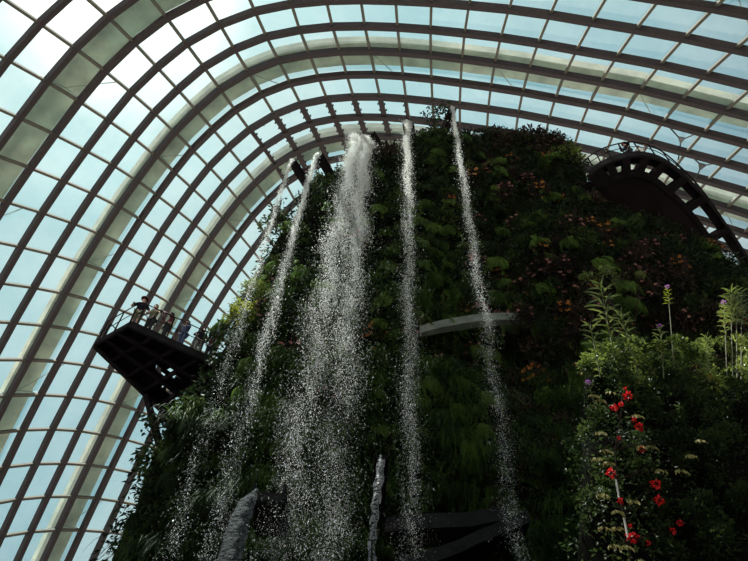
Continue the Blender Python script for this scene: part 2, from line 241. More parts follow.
# ------------------------------------------------------------------ glass roof (lattice shell on an ellipsoid)
M0, M1, R0, R1 = -27, 25, -4, 17
G = np.array([-3731,4188,-1725,-3709,4335,-1599,-3681,4483,-1467,-3649,4632,-1329,-3612,4781,-1184,-3570,4930,-1033,-3522,5078,-878,-3468,5224,-719,-3408,5367,-557,-3343,5508,-395,-3272,5645,-233,-3195,5780,-74,-3113,5911,82,-3025,6040,234,-2932,6167,381,-2833,6292,523,-2729,6415,661,-2621,6536,794,-2508,6654,923,-2391,6770,1048,-2270,6882,1169,-2146,6992,1285,-3787,4155,-1570,-3762,4305,-1438,-3732,4456,-1299,-3697,4609,-1153,-3656,4761,-1001,-3609,4912,-843,-3556,5062,-681,-3496,5210,-516,-3431,5354,-349,-3360,5495,-181,-3284,5633,-16,-3201,5767,146,-3113,5899,304,-3020,6028,456,-2921,6154,603,-2817,6279,743,-2708,6402,878,-2594,6523,1008,-2476,6641,1133,-2354,6757,1254,-2229,6869,1370,-2101,6979,1481,-3843,4116,-1406,-3815,4269,-1266,-3782,4424,-1120,-3743,4580,-967,-3697,4734,-808,-3645,4888,-643,-3587,5040,-474,-3522,5188,-303,-3452,5334,-130,-3375,5475,42,-3292,5613,211,-3203,5747,376,-3109,5878,534,-3010,6006,686,-2906,6133,831,-2796,6257,970,-2682,6380,1101,-2563,6501,1228,-2441,6620,1348,-2314,6736,1464,-2185,6848,1574,-2053,6958,1679,-3898,4071,-1232,-3867,4228,-1085,-3830,4386,-931,-3786,4544,-771,-3736,4701,-604,-3679,4857,-432,-3615,5010,-257,-3545,5159,-79,-3468,5305,99,-3384,5446,275,-3295,5584,448,-3201,5717,614,-3101,5847,773,-2996,5975,924,-2886,6101,1067,-2771,6226,1202,-2652,6349,1330,-2528,6470,1451,-2401,6589,1567,-2270,6706,1676,-2137,6819,1781,-2001,6930,1879,-3951,4019,-1049,-3917,4179,-895,-3876,4340,-733,-3828,4501,-564,-3772,4660,-390,-3709,4817,-211,-3639,4971,-29,-3563,5122,155,-3479,5267,338,-3389,5408,518,-3294,5545,693,-3193,5677,860,-3087,5807,1019,-2976,5934,1168,-2861,6060,1308,-2741,6184,1439,-2617,6308,1562,-2489,6430,1678,-2357,6550,1788,-2223,6667,1892,-2086,6782,1989,-1946,6893,2081,-4003,3960,-856,-3964,4123,-693,-3919,4287,-524,-3865,4449,-348,-3804,4611,-166,-3735,4769,20,-3659,4924,209,-3575,5074,398,-3485,5219,586,-3388,5359,769,-3286,5495,946,-3179,5626,1114,-3068,5754,1271,-2951,5881,1418,-2831,6007,1553,-2707,6132,1680,-2578,6256,1797,-2445,6379,1908,-2310,6500,2011,-2171,6619,2108,-2031,6735,2199,-1888,6847,2284,-4051,3893,-653,-4008,4058,-482,-3958,4224,-305,-3899,4389,-121,-3832,4552,68,-3756,4711,261,-3673,4866,456,-3582,5016,650,-3485,5160,842,-3381,5299,1028,-3272,5433,1206,-3159,5562,1374,-3042,5690,1529,-2921,5816,1672,-2795,5942,1803,-2666,6068,1923,-2534,6193,2035,-2397,6318,2139,-2258,6440,2235,-2116,6561,2325,-1972,6679,2409,-1827,6793,2486,-4095,3816,-440,-4048,3984,-261,-3992,4152,-76,-3927,4318,116,-3854,4482,312,-3771,4642,511,-3681,4797,711,-3582,4946,910,-3477,5089,1105,-3367,5226,1294,-3251,5358,1472,-3132,5486,1638,-3009,5612,1790,-2883,5738,1929,-2754,5865,2054,-2621,5992,2168,-2484,6119,2273,-2344,6245,2370,-2201,6370,2460,-2057,6493,2542,-1910,6613,2618,-1763,6730,2688,-4135,3730,-217,-4083,3900,-31,-4021,4070,162,-3950,4237,361,-3869,4401,564,-3779,4561,768,-3681,4715,973,-3575,4863,1176,-3463,5005,1374,-3345,5140,1564,-3223,5270,1742,-3098,5396,1906,-2970,5521,2054,-2839,5647,2187,-2706,5775,2306,-2569,5903,2413,-2429,6033,2511,-2286,6162,2601,-2141,6289,2683,-1993,6415,2758,-1845,6537,2826,-1696,6657,2887,-4170,3633,14,-4111,3805,209,-4043,3975,409,-3965,4144,614,-3877,4308,822,-3780,4468,1032,-3673,4621,1241,-3560,4767,1447,-3440,4907,1646,-3315,5040,1836,-3186,5168,2013,-3056,5292,2174,-2923,5417,2317,-2789,5543,2444,-2652,5672,2556,-2512,5803,2656,-2369,5935,2747,-2223,6067,2829,-2075,6198,2904,-1926,6326,2971,-1776,6452,3031,-1626,6575,3085,-4197,3524,254,-4133,3697,456,-4058,3869,663,-3972,4038,874,-3877,4202,1087,-3771,4361,1300,-3657,4513,1512,-3536,4658,1719,-3408,4795,1919,-3276,4926,2108,-3141,5051,2283,-3006,5174,2440,-2869,5298,2578,-2731,5426,2698,-2591,5557,2803,-2449,5691,2896,-2303,5826,2979,-2155,5962,3054,-2005,6096,3121,-1855,6228,3181,-1704,6357,3234,-1553,6483,3279,-4217,3403,501,-4146,3577,710,-4064,3749,923,-3971,3918,1138,-3867,4082,1355,-3754,4240,1571,-3632,4391,1784,-3503,4534,1991,-3368,4669,2190,-3229,4798,2377,-3088,4921,2548,-2948,5042,2701,-2807,5166,2834,-2666,5296,2947,-2524,5430,3044,-2379,5567,3130,-2231,5707,3207,-2082,5846,3275,-1931,5984,3334,-1780,6119,3386,-1628,6252,3431,-1477,6382,3469,-4227,3268,755,-4149,3443,969,-4060,3616,1187,-3959,3785,1406,-3848,3948,1625,-3727,4105,1842,-3597,4254,2054,-3460,4395,2260,-3318,4529,2456,-3173,4656,2639,-3027,4777,2807,-2883,4898,2955,-2739,5022,3081,-2594,5155,3188,-2451,5291,3278,-2303,5433,3358,-2153,5577,3428,-2003,5720,3489,-1852,5861,3541,-1701,6001,3586,-1550,6137,3623,-1400,6271,3654,-4226,3120,1014,-4142,3296,1234,-4045,3469,1455,-3936,3637,1676,-3817,3800,1896,-3688,3956,2111,-3552,4104,2321,-3408,4243,2523,-3260,4375,2715,-3110,4501,2894,-2959,4622,3055,-2811,4742,3196,-2663,4870,3317,-2517,5004,3418,-2371,5143,3504,-2221,5290,3578,-2070,5437,3641,-1920,5584,3695,-1770,5729,3740,-1620,5872,3778,-1471,6013,3808,-1322,6152,3831,-4213,2957,1279,-4121,3133,1502,-4017,3307,1725,-3901,3475,1947,-3774,3638,2166,-3638,3793,2380,-3494,3940,2586,-3345,4078,2782,-3192,4210,2968,-3035,4336,3140,-2881,4459,3295,-2729,4581,3428,-2580,4711,3541,-2434,4846,3635,-2288,4987,3714,-2138,5136,3783,-1988,5287,3840,-1838,5437,3888,-1689,5587,3927,-1541,5734,3959,-1393,5880,3982,-1246,6023,3999,-4186,2779,1547,-4087,2956,1773,-3974,3129,1998,-3851,3297,2220,-3716,3459,2437,-3574,3613,2646,-3425,3759,2847,-3270,3896,3037,-3113,4027,3215,-2952,4153,3381,-2794,4277,3527,-2641,4403,3652,-2491,4537,3756,-2344,4679,3842,-2197,4825,3915,-2049,4976,3977,-1901,5129,4029,-1754,5283,4071,-1607,5436,4104,-1461,5588,4129,-1316,5738,4147,-1172,5886,4157,-4142,2588,1819,-4035,2765,2046,-3915,2939,2271,-3784,3107,2491,-3642,3270,2705,-3493,3424,2909,-3339,3569,3103,-3180,3707,3284,-3019,3837,3454,-2855,3966,3611,-2695,4093,3748,-2540,4225,3864,-2391,4362,3960,-2245,4505,4040,-2100,4652,4107,-1956,4805,4162,-1812,4960,4208,-1668,5118,4243,-1525,5275,4270,-1382,5432,4289,-1241,5588,4301,-1100,5742,4306,-4080,2384,2090,-3965,2562,2318,-3837,2737,2542,-3698,2906,2759,-3550,3069,2968,-3396,3225,3165,-3236,3372,3351,-3075,3510,3523,-2912,3643,3682,-2745,3776,3829,-2586,3907,3955,-2432,4042,4061,-2286,4179,4149,-2144,4321,4221,-2004,4470,4282,-1864,4625,4331,-1724,4784,4370,-1584,4946,4400,-1445,5109,4422,-1306,5272,4436,-1168,5433,4443,-1031,5593,4443,-3998,2167,2357,-3875,2347,2584,-3741,2523,2805,-3595,2694,3017,-3441,2858,3220,-3282,3015,3410,-3120,3164,3586,-2957,3305,3747,-2795,3440,3893,-2630,3578,4028,-2473,3716,4141,-2322,3857,4238,-2178,3999,4317,-2042,4144,4382,-1907,4293,4436,-1772,4449,4480,-1637,4611,4515,-1502,4778,4540,-1367,4946,4557,-1233,5114,4567,-1099,5281,4570,-965,5446,4565,-3895,1940,2615,-3766,2121,2839,-3626,2299,3055,-3475,2472,3262,-3317,2639,3457,-3153,2799,3639,-2989,2952,3806,-2826,3098,3955,-2667,3236,4088,-2510,3379,4206,-2360,3523,4306,-2212,3670,4394,-2072,3821,4465,-1941,3970,4523,-1810,4120,4572,-1680,4279,4612,-1549,4445,4642,-1419,4615,4664,-1289,4788,4677,-1159,4961,4683,-1030,5134,4682,-901,5305,4675,-3773,1705,2858,-3639,1888,3077,-3494,2068,3287,-3341,2243,3486,-3180,2413,3672,-3016,2576,3844,-2853,2733,3999,-2691,2885,4138,-2534,3033,4261,-2383,3184,4366,-2239,3333,4456,-2095,3487,4536,-1961,3644,4599,-1836,3799,4650,-1709,3953,4696,-1583,4115,4731,-1458,4285,4757,-1333,4460,4775,-1209,4637,4785,-1084,4816,4788,-960,4993,4784,-836,5170,4773,-3629,1467,3086,-3492,1653,3299,-3345,1836,3501,-3189,2015,3691,-3028,2189,3868,-2865,2356,4030,-2703,2516,4175,-2545,2675,4303,-2392,2830,4416,-2247,2987,4512,-2110,3143,4592,-1974,3304,4663,-1847,3463,4721,-1725,3624,4767,-1602,3786,4809,-1482,3954,4840,-1362,4129,4862,-1243,4309,4877,-1124,4492,4884,-1005,4675,4884,-886,4857,4877,-767,5039,4864,-3462,1232,3300,-3323,1421,3504,-3176,1608,3698,-3021,1792,3878,-2862,1972,4045,-2701,2146,4196,-2544,2312,4330,-2392,2475,4448,-2244,2632,4552,-2104,2793,4641,-1977,2955,4712,-1850,3118,4776,-1727,3283,4829,-1609,3450,4873,-1490,3617,4911,-1375,3793,4939,-1262,3975,4958,-1148,4161,4970,-1035,4349,4974,-922,4537,4972,-808,4724,4963,-695,4911,4947,-3269,993,3498,-3131,1186,3694,-2985,1377,3877,-2834,1566,4048,-2678,1751,4204,-2522,1932,4346,-2372,2104,4469,-2227,2274,4578,-2088,2437,4672,-1957,2607,4752,-1840,2775,4816,-1720,2943,4874,-1603,3110,4925,-1488,3279,4967,-1375,3449,5003,-1265,3632,5028,-1157,3822,5045,-1050,4013,5054,-943,4207,5057,-835,4400,5052,-728,4593,5042,-620,4784,5025,-3049,755,3679,-2913,950,3865,-2772,1145,4038,-2626,1337,4197,-2478,1527,4344,-2329,1713,4476,-2189,1893,4589,-2054,2072,4688,-1926,2246,4774,-1806,2425,4847,-1697,2598,4906,-1586,2771,4960,-1475,2944,5007,-1366,3119,5047,-1257,3293,5081,-1152,3482,5105,-1050,3676,5121,-949,3872,5129,-847,4070,5131,-746,4267,5126,-644,4464,5114,-542,4660,5096,-2799,530,3842,-2669,729,4018,-2536,927,4180,-2399,1123,4328,-2262,1318,4463,-2126,1510,4584,-1999,1695,4688,-1877,1883,4779,-1760,2067,4859,-1649,2250,4928,-1545,2425,4985,-1440,2602,5037,-1336,2780,5082,-1236,2960,5119,-1134,3139,5151,-1036,3332,5174,-940,3531,5189,-844,3732,5197,-748,3933,5198,-652,4135,5192,-555,4337,5180,-459,4537,5162,-2514,324,3992,-2392,527,4158,-2267,728,4310,-2141,927,4448,-2017,1124,4572,-1896,1320,4682,-1786,1512,4777,-1680,1712,4861,-1576,1903,4935,-1474,2090,5000,-1376,2269,5056,-1278,2450,5106,-1181,2629,5149,-1089,2811,5184,-995,2995,5214,-905,3190,5236,-816,3391,5251,-726,3595,5259,-636,3801,5260,-546,4007,5255,-455,4212,5243,-364,4416,5225,-2198,147,4125,-2085,353,4281,-1972,557,4423,-1859,759,4551,-1750,959,4666,-1646,1156,4767,-1553,1352,4854,-1463,1551,4932,-1373,1743,5001,-1283,1934,5063,-1194,2122,5117,-1102,2307,5166,-1009,2484,5209,-923,2664,5243,-840,2852,5271,-758,3051,5293,-675,3256,5308,-592,3465,5317,-508,3674,5318,-423,3884,5313,-338,4093,5302,-253,4301,5284,-1855,5,4238,-1754,215,4387,-1652,423,4521,-1553,629,4642,-1457,831,4749,-1369,1031,4844,-1290,1227,4925,-1217,1422,4997,-1143,1615,5062,-1063,1807,5121,-979,2000,5176,-896,2189,5222,-812,2365,5263,-731,2544,5297,-657,2734,5324,-584,2935,5345,-510,3142,5360,-435,3354,5369,-358,3566,5371,-281,3779,5366,-202,3991,5355,-124,4201,5337,-1500,-104,4325,-1411,110,4467,-1324,322,4596,-1240,531,4711,-1160,736,4814,-1087,938,4903,-1023,1136,4982,-965,1331,5050,-904,1526,5113,-831,1720,5171,-755,1916,5224,-682,2106,5269,-608,2285,5307,-535,2466,5340,-468,2656,5366,-402,2856,5387,-335,3063,5403,-266,3275,5411,-196,3487,5413,-126,3701,5409,-54,3913,5398,18,4124,5381,-1141,-182,4383,-1067,36,4523,-995,252,4649,-925,465,4761,-860,674,4861,-802,879,4950,-750,1080,5027,-704,1278,5095,-657,1477,5156,-595,1675,5213,-530,1873,5264,-468,2064,5307,-403,2246,5343,-338,2428,5374,-276,2617,5400,-216,2815,5421,-154,3020,5436,-92,3228,5444,-28,3439,5447,37,3651,5443,102,3862,5432,168,4072,5415,-788,-237,4413,-730,-14,4553,-674,206,4678,-621,422,4791,-571,635,4891,-528,844,4979,-489,1049,5058,-453,1250,5126,-414,1449,5188,-361,1649,5244,-307,1849,5294,-252,2045,5336,-196,2232,5372,-138,2416,5402,-82,2605,5427,-26,2800,5447,30,3002,5461,87,3207,5469,145,3415,5471,204,3624,5467,264,3833,5457,324,4041,5440,-439,-277,4412,-397,-51,4555,-357,172,4684,-321,393,4800,-287,610,4903,-257,822,4994,-231,1031,5074,-204,1236,5145,-171,1438,5208,-127,1640,5264,-80,1841,5314,-33,2041,5357,15,2232,5392,65,2419,5422,116,2609,5446,166,2803,5465,217,3001,5478,269,3204,5486,322,3408,5488,376,3614,5484,430,3820,5474,484,4024,5457,-90,-309,4379,-64,-80,4530,-40,147,4666,-18,370,4787,1,591,4895,17,807,4991,32,1020,5076,50,1230,5150,76,1436,5216,110,1641,5274,147,1846,5325,185,2049,5368,226,2243,5404,270,2432,5433,315,2622,5457,361,2815,5475,408,3011,5488,455,3211,5496,503,3412,5498,551,3614,5493,600,3816,5483,648,4017,5467,261,-336,4311,273,-105,4473,283,124,4619,290,352,4750,295,576,4866,298,796,4969,302,1013,5060,310,1227,5141,326,1439,5211,349,1648,5272,377,1857,5325,405,2060,5369,440,2256,5405,478,2448,5435,519,2638,5459,561,2831,5477,603,3025,5490,646,3222,5498,688,3420,5500,731,3619,5496,774,3818,5486,817,4016,5470,615,-359,4206,616,-127,4382,613,105,4541,608,335,4684,600,562,4812,592,786,4925,584,1007,5025,581,1227,5113,583,1445,5190,594,1659,5256,613,1871,5312,634,2075,5359,662,2272,5396,695,2465,5427,731,2656,5451,768,2848,5470,806,3041,5483,843,3236,5491,880,3431,5493,917,3627,5490,954,3822,5481,991,4016,5466,968,-377,4063,960,-145,4256,948,89,4431,932,321,4589,914,551,4730,896,778,4856,878,1002,4967,863,1226,5065,851,1451,5152,849,1669,5225,856,1882,5285,870,2086,5335,893,2284,5374,921,2479,5407,952,2671,5432,984,2863,5452,1016,3055,5466,1047,3248,5475,1079,3441,5478,1110,3634,5476,1140,3825,5468,1170,4016,5454,1311,-388,3884,1297,-156,4095,1279,78,4290,1255,313,4466,1228,546,4624,1200,777,4765,1172,1005,4889,1147,1232,4999,1124,1461,5096,1111,1681,5176,1109,1892,5242,1116,2095,5295,1133,2295,5338,1156,2491,5373,1181,2684,5400,1206,2876,5422,1232,3068,5438,1257,3259,5448,1282,3450,5453,1306,3640,5452,1330,3829,5446,1353,4016,5435,1637,-394,3671,1623,-164,3902,1601,71,4117,1572,308,4313,1538,545,4491,1501,780,4650,1463,1012,4790,1427,1242,4913,1396,1474,5022,1373,1694,5111,1362,1905,5183,1363,2110,5241,1375,2310,5288,1392,2506,5326,1411,2699,5356,1431,2891,5380,1450,3081,5399,1468,3270,5411,1486,3459,5418,1504,3646,5420,1520,3831,5416,1537,4015,5407,1944,-399,3424,1933,-172,3674,1912,62,3909,1881,300,4127,1843,540,4326,1799,778,4505,1752,1014,4665,1706,1245,4803,1665,1477,4925,1634,1698,5025,1613,1911,5106,1608,2119,5172,1616,2322,5223,1628,2519,5265,1642,2712,5299,1654,2903,5327,1667,3092,5348,1678,3280,5364,1689,3466,5374,1700,3651,5379,1709,3833,5378,1718,4014,5372,2225,-403,3148,2223,-181,3413,2208,51,3666,2181,289,3904,2144,530,4124,2098,771,4325,2047,1010,4506,1991,1246,4666,1941,1478,4803,1901,1701,4916,1874,1915,5009,1861,2128,5083,1863,2333,5141,1867,2531,5189,1873,2724,5228,1878,2915,5260,1883,3103,5286,1887,3289,5306,1890,3473,5320,1893,3655,5329,1895,3835,5332,1896,4012,5330,2474,-401,2860,2483,-184,3136,2477,44,3405,2458,282,3661,2425,524,3903,2381,769,4126,2328,1012,4328,2269,1253,4509,2215,1486,4663,2169,1713,4791,2136,1933,4896,2116,2145,4979,2107,2348,5045,2103,2545,5100,2100,2737,5145,2098,2926,5183,2095,3113,5214,2091,3297,5239,2087,3479,5257,2082,3659,5271,2076,3836,5278,2070,4010,5280,2689,-396,2568,2710,-185,2851,2717,39,3131,2707,275,3403,2683,517,3662,2644,764,3905,2594,1010,4129,2537,1254,4328,2481,1491,4499,2433,1722,4643,2397,1946,4761,2372,2156,4854,2353,2358,4930,2338,2554,4994,2326,2746,5048,2315,2935,5093,2304,3121,5131,2292,3304,5162,2280,3484,5186,2267,3662,5205,2254,3836,5217,2240,4008,5225,2870,-388,2278,2905,-185,2563,2925,34,2849,2928,266,3132,2915,507,3406,2886,754,3666,2842,1003,3908,2790,1249,4125,2736,1489,4315,2687,1722,4474,2647,1946,4606,2616,2156,4711,2589,2359,4800,2566,2557,4875,2546,2750,4938,2527,2939,4992,2508,3125,5037,2489,3307,5075,2469,3487,5106,2448,3663,5131,2426,3836,5150,2404,4006,5164,3020,-380,1996,3069,-183,2277,3103,29,2564,3121,256,2853,3122,494,3137,3105,740,3410,3072,989,3667,3028,1237,3901,2979,1479,4107,2931,1715,4283,2889,1941,4430,2854,2153,4550,2821,2358,4653,2791,2558,4740,2763,2752,4814,2736,2941,4878,2709,3127,4932,2682,3309,4979,2654,3488,5018,2625,3663,5050,2595,3835,5076,2565,4002,5096,3143,-370,1724,3205,-182,1998,3253,24,2282,3286,245,2571,3302,478,2860,3300,722,3142,3280,970,3411,3247,1218,3659,3206,1462,3880,3162,1700,4073,3120,1928,4236,3082,2144,4372,3045,2352,4489,3009,2553,4590,2974,2749,4677,2940,2940,4752,2906,3126,4817,2871,3309,4873,2835,3487,4921,2798,3661,4962,2760,3832,4996,2722,3998,5023,3243,-360,1466,3316,-180,1731,3377,18,2007,3425,232,2292,3456,460,2581,3469,700,2868,3464,945,3144,3444,1193,3403,3413,1438,3638,3376,1677,3846,3336,1907,4025,3297,2127,4178,3257,2338,4311,3217,2542,4426,3178,2740,4526,3137,2933,4614,3096,3120,4691,3054,3303,4758,3011,3482,4816,2967,3656,4866,2921,3826,4909,2875,3991,4945,3322,-349,1225,3404,-177,1477,3477,13,1743,3538,219,2021,3584,441,2306,3612,675,2593,3623,917,2873,3617,1163,3139,3598,1408,3386,3569,1648,3607,3535,1880,3802,3497,2103,3971,3457,2317,4120,3415,2524,4250,3371,2725,4365,3326,2920,4466,3280,3109,4555,3232,3293,4634,3182,3473,4703,3131,3647,4764,3078,3817,4816,3024,3982,4861,3384,-338,1001,3474,-174,1239,3556,8,1493,3628,206,1762,3687,421,2040,3731,648,2322,3756,885,2602,3765,1128,2873,3759,1372,3128,3741,1612,3360,3713,1846,3569,3680,2071,3754,3641,2289,3918,3599,2499,4063,3554,2703,4193,3506,2900,4308,3455,3092,4410,3402,3278,4502,3346,3458,4583,3289,3634,4655,3229,3804,4718,3168,3968,4772,3433,-328,793,3528,-171,1018,3617,3,1259,3699,193,1516,3770,400,1784,3826,620,2060,3866,852,2337,3890,1091,2609,3897,1332,2869,3890,1571,3110,3872,1806,3330,3844,2033,3529,3810,2254,3708,3769,2467,3868,3724,2674,4012,3674,2874,4142,3621,3068,4258,3564,3256,4362,3504,3439,4456,3441,3616,4539,3375,3786,4614,3308,3952,4679,3469,-317,603,3568,-168,813,3664,-2,1041,3753,181,1285,3834,379,1542,3902,592,1809,3955,817,2081,3992,1051,2351,4012,1289,2613,4017,1526,2860,4009,1761,3090,3990,1990,3300,3961,2213,3492,3924,2429,3667,3881,2639,3825,3831,2842,3968,3776,3039,4099,3717,3229,4217,3653,3414,4323,3586,3593,4419,3515,3765,4505,3442,3931,4582,3496,-307,428,3598,-165,625,3698,-6,839,3793,168,1070,3881,359,1315,3959,564,1572,4024,782,1836,4073,1010,2102,4106,1243,2363,4124,1479,2614,4127,1712,2850,4116,1942,3071,4095,2167,3274,4063,2385,3461,4023,2598,3633,3975,2804,3790,3921,3003,3934,3860,3197,4065,3794,3384,4185,3724,3565,4294,3649,3739,4392,3570,3907,4480,3516,-298,267,3619,-161,452,3722,-10,653,3822,157,871,3916,339,1104,4002,537,1350,4076,748,1605,4137,969,1864,4182,1197,2122,4211,1429,2374,4225,1661,2615,4225,1891,2842,4211,2116,3055,4187,2337,3254,4151,2551,3438,4107,2760,3608,4054,2963,3765,3994,3160,3910,3927,3350,4043,3854,3533,4164,3776,3709,4275,3693,3878,4375], dtype=float).reshape(M1-M0+1, R1-R0+1, 3)/100.
def shell_n(p):   # outward normal of the ellipsoid the shell follows
    cx, cy, a, b_, h, yaw = 6.3, 33.77, 66.05, 45.17, 55., 1.03
    c, s = math.cos(yaw), math.sin(yaw); x, y = p[0]-cx, p[1]-cy
    lx, ly = c*x+s*y, -s*x+c*y; gx, gy, gz = lx/a**2, ly/b_**2, p[2]/h**2
    return Vector((c*gx-s*gy, s*gx+c*gy, gz)).normalized()
def node(m, r): return Vector(G[m-M0, r-R0])
def surf(m, r):
    r = max(R0, min(R1, r)); i = min(int(math.floor(r)), R1-1); f = r-i
    return node(m, i)*(1-f) + node(m, i+1)*f
roof = empty('ceiling', (0, 0, 0)); tag(roof, kind='structure')
for r in range(R0, R1+1):
    pts = [node(m, r) for m in range(M0, M1+1) if node(m, r).z > -1.5]; nr = [shell_n(p) for p in pts]
    b = MB(); b.sweep(pts, nr, .36, .62); b.build('rib', MT['rib'], roof)
for m in range(M0, M1+1):
    pts = [node(m, r) for r in range(R0, R1+1) if node(m, r).z > -1.5]
    if len(pts) < 2: continue
    nr = [shell_n(p) for p in pts]
    b = MB(); b.sweep(pts, nr, .19, .42, .02); b.build('purlin', MT['purlin'], roof)
vs = []; fs = []; ix = {}
for m in range(M0, M1+1):
    for r in range(R0, R1+1):
        p = node(m, r); ix[m, r] = len(vs); vs.append(p + shell_n(p)*.05)
for m in range(M0, M1):
    for r in range(R0, R1):
        q = (ix[m, r], ix[m+1, r], ix[m+1, r+1], ix[m, r+1])
        if min(vs[i].z for i in q) > -1.5: fs.append(q)
b = MB(); b.add(vs, fs); b.build('glazing', MT['glass'], roof)
for rc in (-2.4, 1.72, 5.52, 9.55, 13.6):
    pts = []; nr = []
    for m in range(M0, M1+1):
        p = surf(m, rc)
        if p.z > -1.5: n = shell_n(p); pts.append(p+n*1.9); nr.append(n)
    b = MB(); b.sweep(pts, nr, 2.1, .7, 0); b.build('outer_arch', MT['arch'], roof)
    b = MB()
    for m in range(M0, M1+1, 4):
        p = surf(m, rc)
        if p.z < 0: continue
        n = shell_n(p); a = p+n*1.2
        for dr in (-1.15, .85):
            b.tube([a, surf(m, rc+dr)], .05, 6); 
        if m+2 <= M1: b.tube([a, surf(m+1, rc+.85)], .035, 6)
    b.build('strut', MT['strut'], roof)
# vent windows with thick frames and little catches
for m in range(0, 6):
    for r in range(7, 10):
        if r == 9 and m > 2: continue
        c = [node(m, r), node(m+1, r), node(m+1, r+1), node(m, r+1)]; cc = sum(c, Vector())/4; n = shell_n(cc)
        c = [p.lerp(cc, .10) - n*.3 for p in c]; b = MB()
        for i in range(4):
            a, d = c[i], c[(i+1) % 4]; wd = .24 if i in (1, 3) else .12
            b.bar(a, d, wd, .3, n)
            if i in (1, 3):
                for k in (.3, .7):
                    q = a.lerp(d, k) + (cc-a.lerp(d, k)).normalized()*.2; b.box(q, (.11, .11, .2))
            if i == 0:
                q = a.lerp(d, .5) + (cc-a.lerp(d, .5)).normalized()*.2; b.box(q, (.18, .18, .2))
        b.build('vent_frame', MT['rib'], roof)
# cable stars under the roof, right
def near_roof(px, py, k=.985):
    d = ray(px, py); best = None
    P = G.reshape(-1, 3); v = P-np.array(EYE); dist = np.linalg.norm(v, axis=1); c = (v@np.array(d))/dist
    t = dist[np.argmax(c)]; return EYE + d*t*k
for j, (c, ends, lab) in enumerate((((681, 140), ((664, 121), (703, 131), (678, 162)), 'steel cable star with three rods, nearer the roof top'),
                        ((702, 166), ((687, 152), (726, 161), (694, 181)), 'lower steel cable star above the end of the curved walkway'))):
    t = empty('cable_star', near_roof(*c)); t.parent = roof; t['label'] = lab
    o = near_roof(*c)
    b = MB()
    ds = [(near_roof(*e, .992)-o).normalized() for e in ends]
    nn = ds[0].cross(ds[1]).normalized()
    tri = [d*.42 for d in ds]
    b.add([p+nn*.04 for p in tri]+[p-nn*.04 for p in tri], [(0, 1, 2), (5, 4, 3), (0, 3, 4, 1), (1, 4, 5, 2), (2, 5, 3, 0)])
    b.build('plate', MT['cable'], t)
    for e in ends:
        b = MB(); b.tube([(0, 0, 0), near_roof(*e, .992)-o], .055, 6); b.build('rod', MT['cable'], t)

# ------------------------------------------------------------------ the planted mountain
YC = 17.6
OUT = [(104, 575), (122, 520), (150, 440), (190, 402), (220, 352), (232, 310), (262, 255), (285, 222), (302, 200), (322, 182), (345, 166), (385, 152), (430, 132), (480, 138), (520, 138), (552, 140), (580, 160)]
pl = [at(x, y, YC) for x, y in OUT]
xl = pl[0].x
poly = [Vector((xl-.4, 0, -.2)), Vector((xl-.1, 0, 5))] + [Vector((p.x, 0, p.z)) for p in pl]
poly += [Vector((11.9, 0, 35)), Vector((12.0, 0, 31.6)), Vector((14, 0, 30.6)), Vector((22, 0, 29.2)), Vector((24.5, 0, 20)), Vector((24, 0, 8)), Vector((24, 0, -.2)), Vector((8, 0, -.2))]
CEN = Vector((6, 0, 18))
def resample(P, n):
    P = P+[P[0]]; L = [0]
    for a, c in zip(P, P[1:]): L.append(L[-1]+(c-a).length)
    res = []
    for k in range(n):
        t = L[-1]*k/n; i = max(j for j in range(len(L)) if L[j] <= t); i = min(i, len(P)-2)
        res.append(P[i].lerp(P[i+1], (t-L[i])/(L[i+1]-L[i])))
    return res
def yoff(x, z):
    return (.085*max(0, x-13)**2)
def relief(x, z):
    # lumps plus the recesses under the two concrete ledges
    v = noise.fractal(Vector((x*.30, 3.1, z*.22)), 1.0, 2.0, 5)*.9 + (.45-abs(noise.noise(Vector((x*.75, 7.7, z*.6))))*1.6)*.55
    a = at(478, 338, 16.2); 
    v += -1.3*math.exp(-((x-a.x)/2.2)**2 - ((z-(a.z-.6))/1.0)**2)
    a = at(450, 490, 16.2); v += -1.6*math.exp(-((x-a.x)/2.0)**2 - ((z-a.z)/.9)**2)
    return v
NS, NT_ = 260, 64
ring = resample(poly, NS); vs = []; fs = []
for side in (0, 1):
    for t in range(NT_+1):
        tt = 1-(1-t/NT_)**1.5 if t < NT_ else 1; tt = t/NT_
        for k in range(NS):
            p = CEN + (ring[k]-CEN)*(tt*.975)
            prof = math.sqrt(max(0, 1-tt**6))
            if side == 0: y = YC - 1.3*prof - relief(p.x, p.z)*prof
            else: y = YC + 9*prof
            vs.append((p.x + .5*noise.noise(Vector((p.x*.5, tt*3, p.z*.5)))*tt, y + yoff(p.x, p.z), p.z))
n1 = NS*(NT_+1)
for side in (0, 1):
    for t in range(NT_):
        for k in range(NS):
            a = side*n1+t*NS+k; c = side*n1+t*NS+(k+1) % NS; q = (a, c, c+NS, a+NS)
            fs.append(q if side == 1 else q[::-1])
b = MB(); b.add(vs, fs); core_me = b.mesh('core')
mount = empty('planted_mountain', (6, 20, 0)); tag(mount, 'tall dark indoor mountain with steep planted walls behind the waterfalls', 'mountain')
core = link('rock_core', core_me, MT['soil'], mount, True); core.location = (-6, -20, 0)
front = [f for f in fs[:NS*NT_]]
bvh = BVHTree.FromPolygons([Vector(v) for v in vs], front)
def wall(x, z):
    h = bvh.ray_cast(Vector((x, -5, z)), Vector((0, 1, 0))); return h[0], h[1]
def wallpx(px, py):
    h = bvh.ray_cast(EYE, ray(px, py)); return h[0], h[1]
